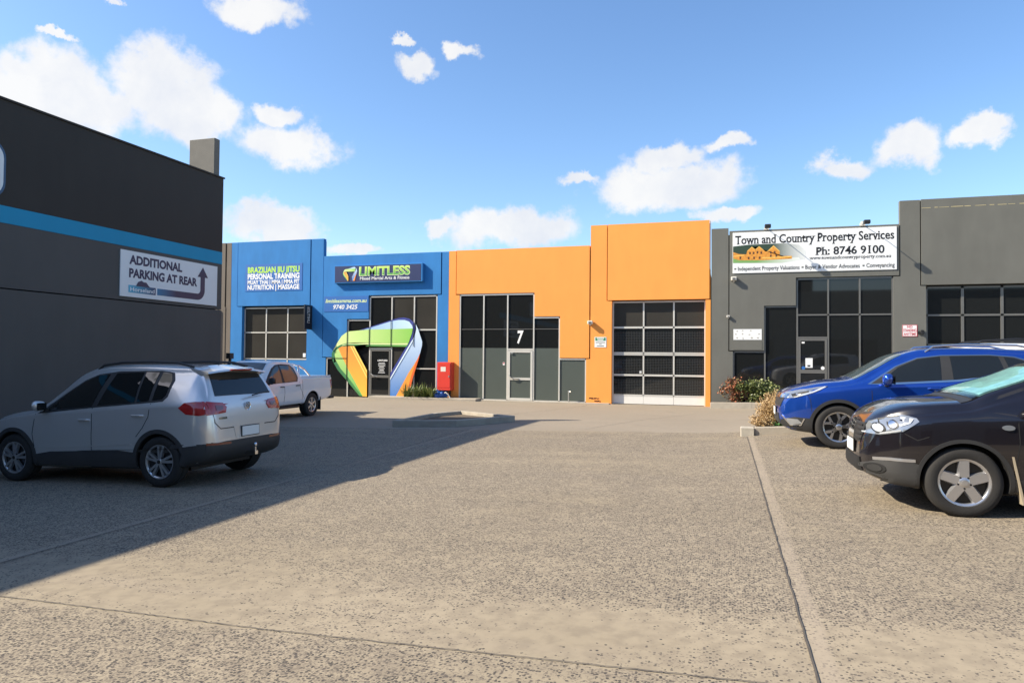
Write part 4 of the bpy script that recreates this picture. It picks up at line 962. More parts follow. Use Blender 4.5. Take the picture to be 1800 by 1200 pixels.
        m = MB(); m.lathe([(rim*.90,H(.05)),(rim*.92,H(.022)),(rim*.97,H(.012)),(rim+.006,H(.010)),(rim+.004,H(.03))], 48, 'y', (x, yo, s.sp['R']))
        def spoke(a, r0, r1, w0, w1, h0=.012, h1=.016, hub_m=m):
            ca, sa = math.cos(a), math.sin(a)
            def q(rr, ww, hh): return (x + rr*ca - ww*sa, yo + H(hh), s.sp['R'] + rr*sa + ww*ca)
            v = [q(r0,-w0/2,h0), q(r0,w0/2,h0), q(r1,w1/2,h1), q(r1,-w1/2,h1), q(r0,-w0*.7,h0+.035), q(r0,w0*.7,h0+.035), q(r1,w1*.65,h1+.035), q(r1,-w1*.65,h1+.035)]
            m.add(v, [(0,1,2,3),(0,4,5,1),(1,5,6,2),(2,6,7,3),(3,7,4,0)])
        for i in range(5 if style != 'six' else 6):
            a = math.pi/2 + i*2*math.pi/(5 if style != 'six' else 6) + .1*s.sp.get('spin', 1)
            if style == 'five': spoke(a, .03, rim*.94, .085, .085)
            elif style == 'twin':
                for e in (-.2, .2): spoke(a+e*.95, .04, rim*.96, .030, .034, .006, .010)
            elif style == 'six': spoke(a, .04, rim*.94, .05, .06)
            else:
                for e in (-.30, .30):
                    ca, sa = math.cos(a), math.sin(a); spoke(a, .03, rim*.48, .06, .045)
                    p0 = (rim*.46*ca, rim*.46*sa); p1 = (rim*.95*math.cos(a+e), rim*.95*math.sin(a+e)); dx, dz = p1[0]-p0[0], p1[1]-p0[1]; L_ = math.hypot(dx, dz); nx_, nz_ = -dz/L_*.018, dx/L_*.018
                    v = [(x+p[0]+sg_*nx_*k_, yo+H(hh), s.sp['R']+p[1]+sg_*nz_*k_) for hh, k_ in ((.012,1),(.045,1.5)) for p in (p0,p1) for sg_ in (-1,1)]
                    m.add(v, [(0,1,3,2),(0,4,5,1),(1,5,7,3),(3,7,6,2),(2,6,4,0)])
        m.lathe([(.001,H(.002)),(.034,H(.004)),(.05,H(.012)),(.055,H(.04))], 20, 'y', (x, yo, s.sp['R']))
        m.build('rim', s.sp.get('rim_mat', M['alloy']), hub, smooth=True)
        m = MB()
        for i in range(5):
            a = math.pi/2 + math.pi/5 + i*2*math.pi/5; m.lathe([(.001,H(.008)),(.010,H(.010)),(.010,H(.03))], 8, 'y', (x+.058*math.cos(a), yo, s.sp['R']+.058*math.sin(a)))
        m.build('wheel_nut', M['dark_metal'], hub)
        m = MB(); m.lathe([(.001,H(.0)),(.026,H(.001)),(.026,H(.006))], 16, 'y', (x, yo+H(-.002), s.sp['R'])); m.build('centre_cap', M['dark_metal'] if style == 'twin' else s.sp.get('rim_mat', M['alloy']), hub)
        return hub
    def wheels(s, style, rim, width):
        for (wx, r) in s.sp['arches']:
            for sd in (1, -1): s.wheel(wx, sd, s.sp['R'], rim, width, style)
    def arch_trim(s, wx, r0, r1, matl, name='arch_trim', a0=-12, a1=192):
        out = [(wx + r1*math.cos(R(a)), s.sp['R'] + r1*math.sin(R(a))) for a in range(a0, a1+1, 6)]; inn = [(wx + r0*math.cos(R(a)), s.sp['R'] + r0*math.sin(R(a))) for a in range(a1, a0-1, -6)]
        return s.both(name, out + inn, matl, off=.012, grid=.05, skirt=.03)
    def solid(s, name, fn, matl, parent=None, bevel=0, smooth=False):
        m = MB(); fn(m); return m.build(name, matl, parent or s.root, bevel=bevel, smooth=smooth)
    def mirrors(s, x, z, y, matl, sz=(.10,.20,.15)):
        for sd in (1, -1):
            m = MB(); n = 10; vs = []
            for i in range(n+1):       # rounded shell lofted outward
                t = i/n; k = math.sqrt(max(0, 1-(2*t-1)**4))*.5 + .5*(1 - abs(2*t-1)**3)
                for a in range(12):
                    an = 2*math.pi*a/12; ca, sa = math.cos(an), math.sin(an)
                    vs.append((x + .02*t + sz[0]*.5*k*(abs(ca)**.7)*(1 if ca > 0 else -1), sd*(y + sz[1]*t), z + .02*t + sz[2]*.5*k*(abs(sa)**.7)*(1 if sa > 0 else -1)))
            fs = [(i*12+a, i*12+(a+1)%12, (i+1)*12+(a+1)%12, (i+1)*12+a) for i in range(n) for a in range(12)] + [tuple(range(12)), tuple(n*12+a for a in range(12))]
            m.add(vs, fs); mo = m.build('mirror', matl, s.root, smooth=True)
            m = MB(); m.box(x-.03, x+.03, min(sd*(y-.08), sd*(y+.03)), max(sd*(y-.08), sd*(y+.03)), z-sz[2]*.5-.01, z-sz[2]*.2); m.build('mirror_foot', M['plastic'], mo)
            m = MB(); m.box(x-sz[0]*.5-.004, x-sz[0]*.5+.003, min(sd*(y+.03), sd*(y+sz[1]*.85)), max(sd*(y+.03), sd*(y+sz[1]*.85)), z-sz[2]*.33, z+sz[2]*.36); m.build('mirror_glass', M['car_glass'], mo)
    def handle(s, x, z, matl, w=.19):
        for sd in (1, -1):
            h, n = s.cast('y', x, z, sd); m = MB()
            m.tube([h + Vector((w/2, 0, 0)) - n*.005, h + Vector((w*.36, 0, .004)) + n*.03, h + Vector((-w*.36, 0, .004)) + n*.03, h + Vector((-w/2, 0, 0)) - n*.005], .014, 8); m.build('door_handle', matl, s.root, smooth=True)
    def plate(s, sd, y, z, w=.37, h_=.13, tilt=0):
        p, n = s.cast('x', y, z, sd); m = MB(); x = p.x + sd*.012
        m.box(min(x, x+sd*.008), max(x, x+sd*.008), y-w/2-.012, y+w/2+.012, z-h_/2-.012, z+h_/2+.012); q = m.build('plate_frame', M['plastic'], s.root)
        m = MB(); m.box(min(x+sd*.0085, x+sd*.012), max(x+sd*.0085, x+sd*.012), y-w/2, y+w/2, z-h_/2, z+h_/2); m.build('number_plate', M['plate'], q)
def car_paint(name, col, metal, rough=.3, flake=.0):
    return mat(name, col, rough, metal, coat=1.0, var=flake, vscale=400)
SILVER = car_paint('silver_metallic', (.66, .65, .63), .6, .30); BLUEP = car_paint('blue_metallic', (.008, .060, .36), .6, .24); BLACKP = car_paint('aubergine_black', (.011, .009, .012), .3, .22); WHITEP = car_paint('white_paint', (.72, .73, .74), .0, .35)

# --- silver SUV, seen from its left rear
tg = dict(tail=.82, paint=SILVER, R=.345, hw=.905, arches=[(-1.302,.385),(1.302,.385)],
    top=[(-2.16,.66),(-2.145,.86),(-2.115,1.02),(-2.06,1.17),(-1.97,1.33),(-1.86,1.49),(-1.78,1.575),(-1.72,1.615),(-1.4,1.645),(-.8,1.675),(-.3,1.68),(.05,1.655),(.3,1.58),(.62,1.36),(.93,1.12),(1.05,1.065),(1.4,1.02),(1.8,.945),(2.03,.86),(2.12,.76),(2.16,.62)],
    belt=[(-2.16,.62),(-2.12,.98),(-2.0,1.10),(-1.6,1.13),(-.8,1.10),(.2,1.04),(.9,.98),(1.6,.90),(2.0,.80),(2.16,.56)],
    w=[(-2.16,.66),(-2.13,.74),(-2.05,.82),(-1.85,.88),(-1.4,.905),(0,.905),(1.2,.905),(1.65,.875),(1.95,.78),(2.1,.64),(2.16,.50)],
    wt=[(-2.16,.60),(-2.12,.70),(-2.05,.73),(-1.9,.66),(-1.75,.615),(-1.4,.615),(-.4,.63),(.2,.615),(.6,.66),(1.0,.76),(1.5,.75),(1.95,.64),(2.16,.38)],
    crown=[(-2.16,.02),(-2.05,.04),(-1.8,.05),(-1.2,.075),(.1,.07),(.9,.06),(2.0,.07),(2.16,.03)],
    bot=[(-2.16,.46),(-2.05,.36),(-1.8,.29),(-1.5,.24),(1.5,.22),(1.9,.24),(2.16,.36)])
T = Car('parked_suv', 'silver SUV parked in the shade with its tailgate towards the yard', 'car', tg, (-8.6, 8.63, -.003), (-1, 0), .0, 0)
T.root.rotation_euler = (0, math.atan(.026), math.pi)
T.wheels('twin', .225, .215)
T.both('lower_cladding', [(-.90,.20),(-.93,.46),(-.6,.49),(.6,.45),(.93,.40),(.90,.18)], M['plastic_worn'], off=.010)
for wx in (-1.302, 1.302): T.arch_trim(wx, .383, .44, M['plastic_worn'])
T.both('window_surround', [(.86,.985),(.55,1.23),(.22,1.45),(-.02,1.535),(-.4,1.575),(-1.1,1.575),(-1.32,1.545),(-1.40,1.44),(-1.40,1.22),(-1.34,1.155),(-1.15,1.14),(-.2,1.075)], M['plastic'], off=.003)
T.both('front_door_window', [(.72,1.03),(.50,1.22),(.20,1.43),(-.02,1.51),(-.24,1.535),(-.12,1.09)], M['car_glass'], off=.008)
T.both('rear_door_window', [(-.22,1.10),(-.36,1.545),(-.82,1.555),(-.86,1.145)], M['car_glass'], off=.008); T.both('rear_door_light', [(-.90,1.15),(-.86,1.555),(-1.08,1.55),(-1.10,1.165)], M['car_glass'], off=.008)
T.both('quarter_window', [(-1.16,1.17),(-1.14,1.55),(-1.29,1.53),(-1.36,1.43),(-1.36,1.24),(-1.31,1.185)], M['car_glass'], off=.008)
for pts in ([(.90,.98),(.93,.70),(.88,.40)], [(-.14,1.07),(-.16,.8),(-.14,.32)], [(-1.15,1.13),(-1.13,.95),(-1.04,.80),(-.93,.68)]):
    for sd in (1, -1): T.line('door_gap', pts, .010, M['seam'], sd=sd, off=.002)
for sd in (1, -1): T.line('character_line', [(.95,.50),(0,.535),(-.85,.58)], .012, SILVER, sd=sd, off=.006)
T.handle(-.02, .90, SILVER); T.handle(-.95, .965, SILVER); T.mirrors(.70, 1.09, .885, SILVER)
T.patch('rear_window', [(-.60,1.215),(.60,1.215),(.585,1.30),(.52,1.55),(-.52,1.55),(-.585,1.30)], M['car_glass'], axis='x', sd=-1, off=.006)
T.patch('windscreen', [(.98,-.68),(.98,.68),(.32,.56),(.32,-.56)], M['car_glass'], axis='z', off=.006)
for sd in (1, -1):
    T.patch('tail_light', [(-1.62,1.07),(-1.70,1.135),(-1.85,1.15),(-2.07,1.14),(-2.10,.99),(-1.92,.965),(-1.74,.985)], M['lamp_red'], sd=sd, off=.010)
    T.patch('tail_light', [(sd*.80,1.15),(sd*.50,1.12),(sd*.44,1.06),(sd*.48,.985),(sd*.80,.965)][::sd], M['lamp_red'], axis='x', sd=-1, off=.011)
    T.patch('lamp_core', [(sd*.66,1.09),(sd*.52,1.08),(sd*.52,1.03),(sd*.66,1.02)][::sd], M['lamp_dark_red'], axis='x', sd=-1, off=.015)
    T.patch('rear_reflector', [(sd*.80,.60),(sd*.42,.585),(sd*.42,.555),(sd*.80,.565)][::sd], M['lamp_dark_red'], axis='x', sd=-1, off=.016)
    T.patch('front_lamp', [(2.02,.80),(1.72,.90),(1.62,.86),(1.80,.76)], M['lamp_clear'], sd=sd, off=.008)
T.patch('rear_bumper', [(-.95,.28),(-.95,.58),(-.5,.60),(.5,.60),(.95,.58),(.95,.28)], M['plastic_worn'], axis='x', sd=-1, off=.012)
T.both('rear_bumper_side', [(-1.62,.30),(-1.70,.55),(-2.12,.60),(-2.12,.38),(-1.9,.30)], M['plastic_worn'], off=.012)
T.line('tailgate_gap', [(-.72,1.0),(-.70,.86),(-.60,.775),(.60,.775),(.70,.86),(.72,1.0)], .012, M['seam'], axis='x', sd=-1, off=.003)
T.patch('plate_recess', [(-.34,.79),(.34,.79),(.30,.62),(-.30,.62)], SILVER, axis='x', sd=-1, off=.006); T.plate(-1, 0, .705)
def badge(m):
    p, n = T.cast('x', 0, 1.05, -1); x = p.x - .014
    m.lathe([(.052,0),(.060,-.004),(.060,.012),(.052,.012)], 24, 'x', (x, 0, 1.05), close=True)
    def bar(y0, z0, y1, z1, w=.010):
        d = Vector((y1-y0, z1-z0)).normalized(); nn = Vector((-d.y, d.x))*w/2
        m.prism([(y0+nn.x,z0+nn.y),(y1+nn.x,z1+nn.y),(y1-nn.x,z1-nn.y),(y0-nn.x,z0-nn.y)], x, x + .01, yz)
    bar(-.022,1.098,0,1.055); bar(.022,1.098,0,1.055); bar(-.046,1.078,-.02,1.006); bar(-.02,1.006,0,1.048); bar(0,1.048,.02,1.006); bar(.02,1.006,.046,1.078)
T.solid('badge', badge, M['chrome'])
def spoiler(m):
    n = 12; vs = []
    for i in range(n+1):
        y = -.62 + 1.24*i/n; b = .05*(abs(y)/.62)**2
        vs += [(-1.62+b, y, 1.648-b*.9), (-1.93+b, y, 1.585-b*.8), (-1.94+b, y, 1.560-b*.8), (-1.80+b, y, 1.535-b*.8)]
    m.add(vs, [(4*i+j, 4*i+(j+1)%4, 4*i+4+(j+1)%4, 4*i+4+j) for i in range(n) for j in range(4)] + [(0,1,2,3),(4*n+3,4*n+2,4*n+1,4*n)])
spo = T.solid('roof_spoiler', spoiler, SILVER, smooth=True)
T.solid('brake_light', lambda m: m.box(-1.952, -1.932, -.22, .22, 1.562, 1.582), M['lamp_red'], spo)
for sd in (1, -1):
    T.solid('roof_rail', lambda m: m.tube([(.05, sd*.58, 1.60), (-.05, sd*.585, 1.665), (-.4, sd*.59, 1.70), (-.9, sd*.585, 1.70), (-1.35, sd*.575, 1.68), (-1.6, sd*.57, 1.62)], .018, 8), M['plastic'], smooth=True)
T.solid('antenna', lambda m: m.add([(-1.45,-.02,1.64),(-1.45,.02,1.64),(-1.57,.02,1.62),(-1.57,-.02,1.62),(-1.56,0,1.70)], [(0,1,4),(1,2,4),(2,3,4),(3,0,4)]), M['plastic'])
T.solid('rear_wiper', lambda m: m.tube([(-2.085,-.05,1.20),(-2.07,-.25,1.225),(-2.055,-.48,1.235)], .012, 6), M['plastic'])
def tow(m):
    m.box(-2.19, -1.85, -.03, .03, .36, .41); m.tube([(-2.17,0,.40),(-2.17,0,.47)], .014, 8); m.lathe([(.001,.045),(.02,.04),(.027,.02),(.025,0),(.012,-.02)], 14, 'z', (-2.17, 0, .485))
T.solid('tow_ball', tow, M['chrome']); T.solid('tow_bar', lambda m: m.box(-1.95,-1.88,-.30,.30,.33,.38), M['dark_metal'])
T.solid('underbody', lambda m: m.box(-1.6,1.9,-.62,.62,.20,.32), M['dark_metal'])
T.patch('boot_badge_lettering', [(.62,.93),(.46,.93),(.46,.90),(.62,.90)], M['chrome'], axis='x', sd=-1, off=.005)

# --- white dual-cab ute behind it, nose towards the yard
ut = dict(paint=WHITEP, R=.375, hw=.89, arches=[(-1.5,.44),(1.5,.43)],
    top=[(-2.78,.95),(-2.76,1.20),(-2.72,1.235),(-1.2,1.25),(-.92,1.26),(-.88,1.42),(-.82,1.62),(-.72,1.70),(-.4,1.755),(.1,1.765),(.42,1.72),(.75,1.50),(1.12,1.19),(1.25,1.13),(1.7,1.08),(2.1,1.0),(2.25,.88),(2.30,.70)],
    belt=[(-2.78,.90),(-2.7,1.16),(-.95,1.17),(-.8,1.12),(0,1.07),(1.0,1.02),(1.8,.95),(2.2,.80),(2.3,.6)],
    w=[(-2.78,.78),(-2.72,.84),(-2.5,.87),(-1,.89),(1.0,.89),(1.7,.87),(2.05,.78),(2.25,.62),(2.30,.50)],
    wt=[(-2.78,.76),(-2.7,.82),(-1.0,.845),(-.92,.80),(-.82,.66),(-.6,.60),(.1,.61),(.5,.63),(1.1,.74),(1.7,.72),(2.1,.60),(2.3,.4)],
    crown=[(-2.78,.01),(-2.6,.015),(-1.0,.02),(-.8,.05),(-.3,.07),(.4,.06),(1.2,.06),(2.0,.07),(2.3,.03)],
    bot=[(-2.78,.58),(-2.4,.50),(-1.0,.42),(1.2,.40),(1.9,.42),(2.3,.5)], spin=.3)
U = Car('parked_ute', 'white dual cab ute with chrome sports bar parked before the blue unit', 'ute', ut, (-13.33, 18.0, -.075), (.02, -1))
U.wheels('six', .225, .25)
U.both('window_surround', [(.95,1.07),(.70,1.30),(.42,1.53),(.18,1.63),(-.15,1.655),(-.60,1.63),(-.72,1.53),(-.76,1.24),(-.68,1.12)], M['plastic'], off=.003)
U.both('front_door_window', [(.80,1.10),(.62,1.28),(.38,1.49),(.16,1.59),(.06,1.60),(.10,1.10)], M['car_glass_light'], off=.008)
U.both('rear_door_window', [(-.02,1.11),(-.02,1.61),(-.56,1.59),(-.67,1.50),(-.70,1.25),(-.62,1.14)], M['car_glass_light'], off=.008)
U.patch('windscreen', [(1.10,-.70),(1.10,.70),(.48,.56),(.48,-.56)], M['car_glass_light'], axis='z', off=.006)
for pts in ([(.98,1.05),(1.0,.75),(.92,.48)], [(.03,1.08),(.02,.8),(.04,.46)], [(-.78,1.12),(-.82,.9),(-.95,.72),(-1.05,.58),(-1.06,.46)], [(-.93,1.24),(-.93,.46)]):
    for sd in (1, -1): U.line('door_gap', pts, .012, M['seam'], sd=sd, off=.002)
U.handle(.14, .98, M['plastic']); U.handle(-.66, 1.0, M['plastic']); U.mirrors(.82, 1.17, .88, M['plastic'], (.12,.22,.20))
for wx in (-1.5, 1.5): U.arch_trim(wx, .438, .50, WHITEP, 'wheel_flare', 0, 180)
for sd in (1, -1):
    U.patch('tail_light', [(-2.60,1.13),(-2.77,1.13),(-2.77,.84),(-2.66,.86)], M['lamp_red'], sd=sd, off=.010); U.patch('tail_light', [(sd*.80,1.13),(sd*.66,1.12),(sd*.68,.85),(sd*.80,.85)][::sd], M['lamp_red'], axis='x', sd=-1, off=.01)
    U.solid('sports_bar', lambda m: m.tube([(-.98, sd*.70, 1.24), (-1.02, sd*.66, 1.48), (-1.10, sd*.60, 1.60), (-1.12, sd*.4, 1.64), (-1.12, 0, 1.645)], .032, 10), M['chrome'], smooth=True)
    U.solid('sports_bar_brace', lambda m: m.tube([(-1.10, sd*.60, 1.60), (-1.35, sd*.66, 1.48), (-1.62, sd*.72, 1.24)], .028, 10), M['chrome'], smooth=True)
    U.solid('mud_flap', lambda m: m.box(-2.0, -1.975, min(sd*.62,sd*.88), max(sd*.62,sd*.88), .18, .60), M['plastic'])
    U.patch('headlight', [(2.20,.88),(1.82,.98),(1.78,.90),(2.15,.72)], M['lamp_clear'], sd=sd, off=.008); U.solid('side_step', lambda m: m.tube([(.95, sd*.80, .36), (-.85, sd*.80, .36)], .04, 8), M['plastic'])
    U.solid('side_repeater', lambda m: m.box(1.12, 1.19, min(sd*.885,sd*.902), max(sd*.885,sd*.902), .92, .95), M['lamp_clear'])
U.solid('tonneau_cover', lambda m: m.box(-2.74,-.98,-.80,.80,1.235,1.275), WHITEP, bevel=.015)
U.solid('rear_step_bumper', lambda m: m.box(-2.98,-2.72,-.80,.80,.50,.58), M['dark_metal'], bevel=.02)
U.solid('underbody', lambda m: m.box(-2.4,2.0,-.45,.45,.30,.50), M['dark_metal']); U.solid('rear_axle', lambda m: (m.tube([(-1.5,-.75,.375),(-1.5,.75,.375)], .06, 8), m.lathe([(.001,-.14),(.13,-.08),(.15,0),(.13,.08),(.001,.14)], 14, 'y', (-1.5,0,.375))), M['dark_metal'])
U.solid('snorkel', lambda m: (m.tube([(1.2,-.84,1.02),(.85,-.80,1.28),(.42,-.74,1.66),(.40,-.74,1.84)], .045, 8), m.box(.33,.50,-.81,-.67,1.80,1.97)), M['plastic'])
U.patch('grille', [(-.5,.72),(.5,.72),(.5,.92),(-.5,.92)], M['plastic'], axis='x', sd=1, off=.008)
U.solid('wiper', lambda m: m.tube([(1.13,.55,1.175),(1.08,.1,1.235),(1.05,-.3,1.255)], .012, 6), M['plastic'])

# --- blue SUV on the right, nose to the left
cv = dict(paint=BLUEP, R=.362, hw=.925, arches=[(-1.33,.405),(1.33,.405)], rim_mat=None, spin=2.2,
    top=[(-2.35,.75),(-2.32,1.0),(-2.22,1.20),(-2.05,1.42),(-1.9,1.58),(-1.75,1.63),(-1.2,1.675),(-.5,1.69),(0,1.67),(.35,1.58),(.75,1.36),(1.05,1.19),(1.17,1.15),(1.55,1.10),(1.85,1.03),(2.08,.945),(2.19,.85),(2.235,.68)],
    belt=[(-2.35,.7),(-2.2,1.15),(-1.5,1.20),(-.4,1.12),(.8,1.06),(1.5,.98),(2.0,.86),(2.235,.62)],
    w=[(-2.35,.70),(-2.2,.84),(-1.8,.91),(-1,.925),(1.2,.925),(1.7,.90),(1.95,.83),(2.1,.72),(2.2,.58),(2.235,.46)],
    wt=[(-2.35,.64),(-2.2,.74),(-1.95,.64),(-1.7,.61),(-.4,.63),(.2,.62),(.7,.70),(1.1,.80),(1.6,.77),(2.0,.64),(2.235,.36)],
    crown=[(-2.35,.03),(-1.9,.05),(-1.2,.08),(.2,.07),(1.1,.07),(1.9,.08),(2.235,.03)],
    bot=[(-2.35,.45),(-2.0,.32),(-1.5,.25),(1.5,.24),(1.9,.25),(2.1,.29),(2.235,.38)])
cv['rim_mat'] = mat('machined_alloy', (.45,.45,.46), .25, .9)
C = Car('parked_suv', 'metallic blue SUV parked nose in beside the kerbed bed', 'car', cv, (3.145, 13.56, .372), (-1, 0))
C.wheels('wye', .243, .225)
for wx in (-1.33, 1.33): C.arch_trim(wx, .403, .458, M['plastic'])
C.both('lower_cladding', [(-.92,.22),(-.92,.42),(.92,.42),(.92,.22)], M['plastic'], off=.010)
C.both('bumper_cladding', [(1.74,.25),(1.72,.485),(2.0,.50),(2.20,.44),(2.19,.36),(2.1,.29)], M['plastic'], off=.010)
C.both('chrome_window_trim', [(.90,1.075),(.45,1.375),(.12,1.515),(-.22,1.56),(-.9,1.575),(-1.25,1.545),(-1.74,1.38),(-1.70,1.33),(-1.22,1.255),(-.4,1.14),(.6,1.07)], M['chrome'], off=.003)
C.both('window_surround', [(.84,1.085),(.44,1.362),(.12,1.50),(-.22,1.545),(-.9,1.56),(-1.24,1.53),(-1.66,1.375),(-1.22,1.285),(-.4,1.17)], M['plastic'], off=.006)
C.both('front_door_window', [(.70,1.115),(.42,1.345),(.12,1.485),(-.20,1.53),(-.17,1.155)], M['car_glass'], off=.010)
C.both('rear_door_window', [(-.34,1.17),(-.34,1.535),(-.9,1.545),(-1.02,1.535),(-1.06,1.27)], M['car_glass'], off=.010); C.both('quarter_window', [(-1.13,1.29),(-1.10,1.53),(-1.24,1.51),(-1.6,1.375)], M['car_glass'], off=.010)
for sd in (1, -1):
    for pts in ([(.84,1.06),(.83,.75),(.86,.44)], [(-.24,1.14),(-.26,.8),(-.24,.44)], [(1.84,.95),(1.76,.80),(1.74,.60)]): C.line('panel_gap', pts, .009, M['seam'], sd=sd, off=.002)
    C.patch('headlight', [(2.12,.90),(1.95,.945),(1.62,1.01),(1.48,1.025),(1.72,.91),(1.95,.835),(2.12,.80)], M['lamp_clear'], sd=sd, off=.010)
    C.patch('headlight_core', [(2.04,.875),(1.78,.94),(1.78,.905),(2.02,.83)], M['dark_metal'], sd=sd, off=.013); C.line('day_lamp', [(2.10,.815),(1.95,.85),(1.72,.925),(1.52,1.01)], .018, M['lamp_bright'], sd=sd, off=.015)
    C.patch('fog_lamp', [(2.12,.47),(1.95,.465),(1.88,.40),(2.06,.36)], M['lamp_clear'], sd=sd, off=.014); C.line('fog_trim', [(2.18,.52),(2.05,.36),(1.90,.37),(1.85,.48)], .02, M['chrome'], sd=sd, off=.018)
    C.solid('roof_rail', lambda m: m.tube([(.0, sd*.60, 1.61), (-.12, sd*.60, 1.70), (-.6, sd*.60, 1.735), (-1.3, sd*.59, 1.72), (-1.65, sd*.58, 1.64)], .016, 8), M['chrome'], smooth=True)
    C.patch('tail_light', [(-2.0,1.25),(-2.26,1.2),(-2.28,.95),(-2.1,1.0)], M['lamp_red'], sd=sd, off=.01)
C.handle(-.07, 1.02, BLUEP); C.handle(-1.02, 1.07, BLUEP); C.mirrors(.62, 1.15, .90, BLUEP, (.16,.27,.19))
C.patch('windscreen', [(1.08,-.74),(1.08,.74),(.34,.58),(.34,-.58)], M['car_glass_light'], axis='z', off=.006)
C.patch('grille', [(-.55,.66),(.55,.66),(.58,.86),(-.58,.86)], M['plastic'], axis='x', sd=1, off=.008); C.patch('grille_bar', [(-.66,.80),(.66,.80),(.62,.875),(-.62,.875)], M['chrome'], axis='x', sd=1, off=.02)
C.patch('lower_intake', [(-.55,.36),(.55,.36),(.48,.54),(-.48,.54)], M['plastic'], axis='x', sd=1, off=.01); C.plate(1, 0, .56)
C.solid('underbody', lambda m: m.box(-2.1,1.5,-.6,.6,.22,.34), M['dark_metal'])

# --- black-aubergine SUV in the right foreground
qq = dict(nose=.75, paint=BLACKP, R=.345, hw=.892, arches=[(-1.315,.39),(1.315,.39)], spin=0,
    top=[(-2.0,.75),(-1.96,1.0),(-1.86,1.2),(-1.7,1.42),(-1.58,1.53),(-1.2,1.59),(-.5,1.615),(0,1.60),(.3,1.55),(.65,1.40),(1.08,1.24),(1.26,1.16),(1.5,1.14),(1.75,1.11),(2.02,1.04),(2.18,.96),(2.27,.87),(2.31,.74),(2.325,.60)],
    belt=[(-2.0,.7),(-1.9,1.05),(-1,1.08),(0,1.03),(1.0,1.0),(1.6,.95),(2.1,.82),(2.325,.56)],
    w=[(-2.0,.70),(-1.9,.80),(-1.5,.875),(-1,.892),(1.1,.892),(1.6,.88),(1.9,.83),(2.1,.72),(2.25,.56),(2.325,.40)],
    wt=[(-2.0,.62),(-1.85,.70),(-1.6,.6),(-.4,.62),(.2,.60),(.7,.68),(1.2,.78),(1.6,.77),(2.0,.66),(2.2,.50),(2.325,.30)],
    crown=[(-2.0,.03),(-1.5,.06),(0,.08),(1.1,.08),(1.9,.10),(2.2,.08),(2.325,.03)],
    bot=[(-2.0,.40),(-1.6,.26),(1.5,.23),(1.85,.26),(2.1,.29),(2.325,.36)])
Q = Car('parked_suv', 'near black SUV in right foreground with turquoise windscreen shade', 'car', qq, (3.581, 8.79, .292), (-1, 0))
Q.wheels('five', .228, .215)
for wx in (-1.315, 1.315): Q.arch_trim(wx, .388, .425, M['plastic'])
Q.both('lower_cladding', [(-.9,.2),(-.9,.40),(.9,.40),(.9,.2)], M['plastic'], off=.010)
Q.both('bumper_cladding', [(1.73,.27),(1.71,.50),(1.80,.525),(2.05,.51),(2.18,.44),(2.30,.46),(2.30,.38),(2.1,.29)], M['plastic_worn'], off=.012)
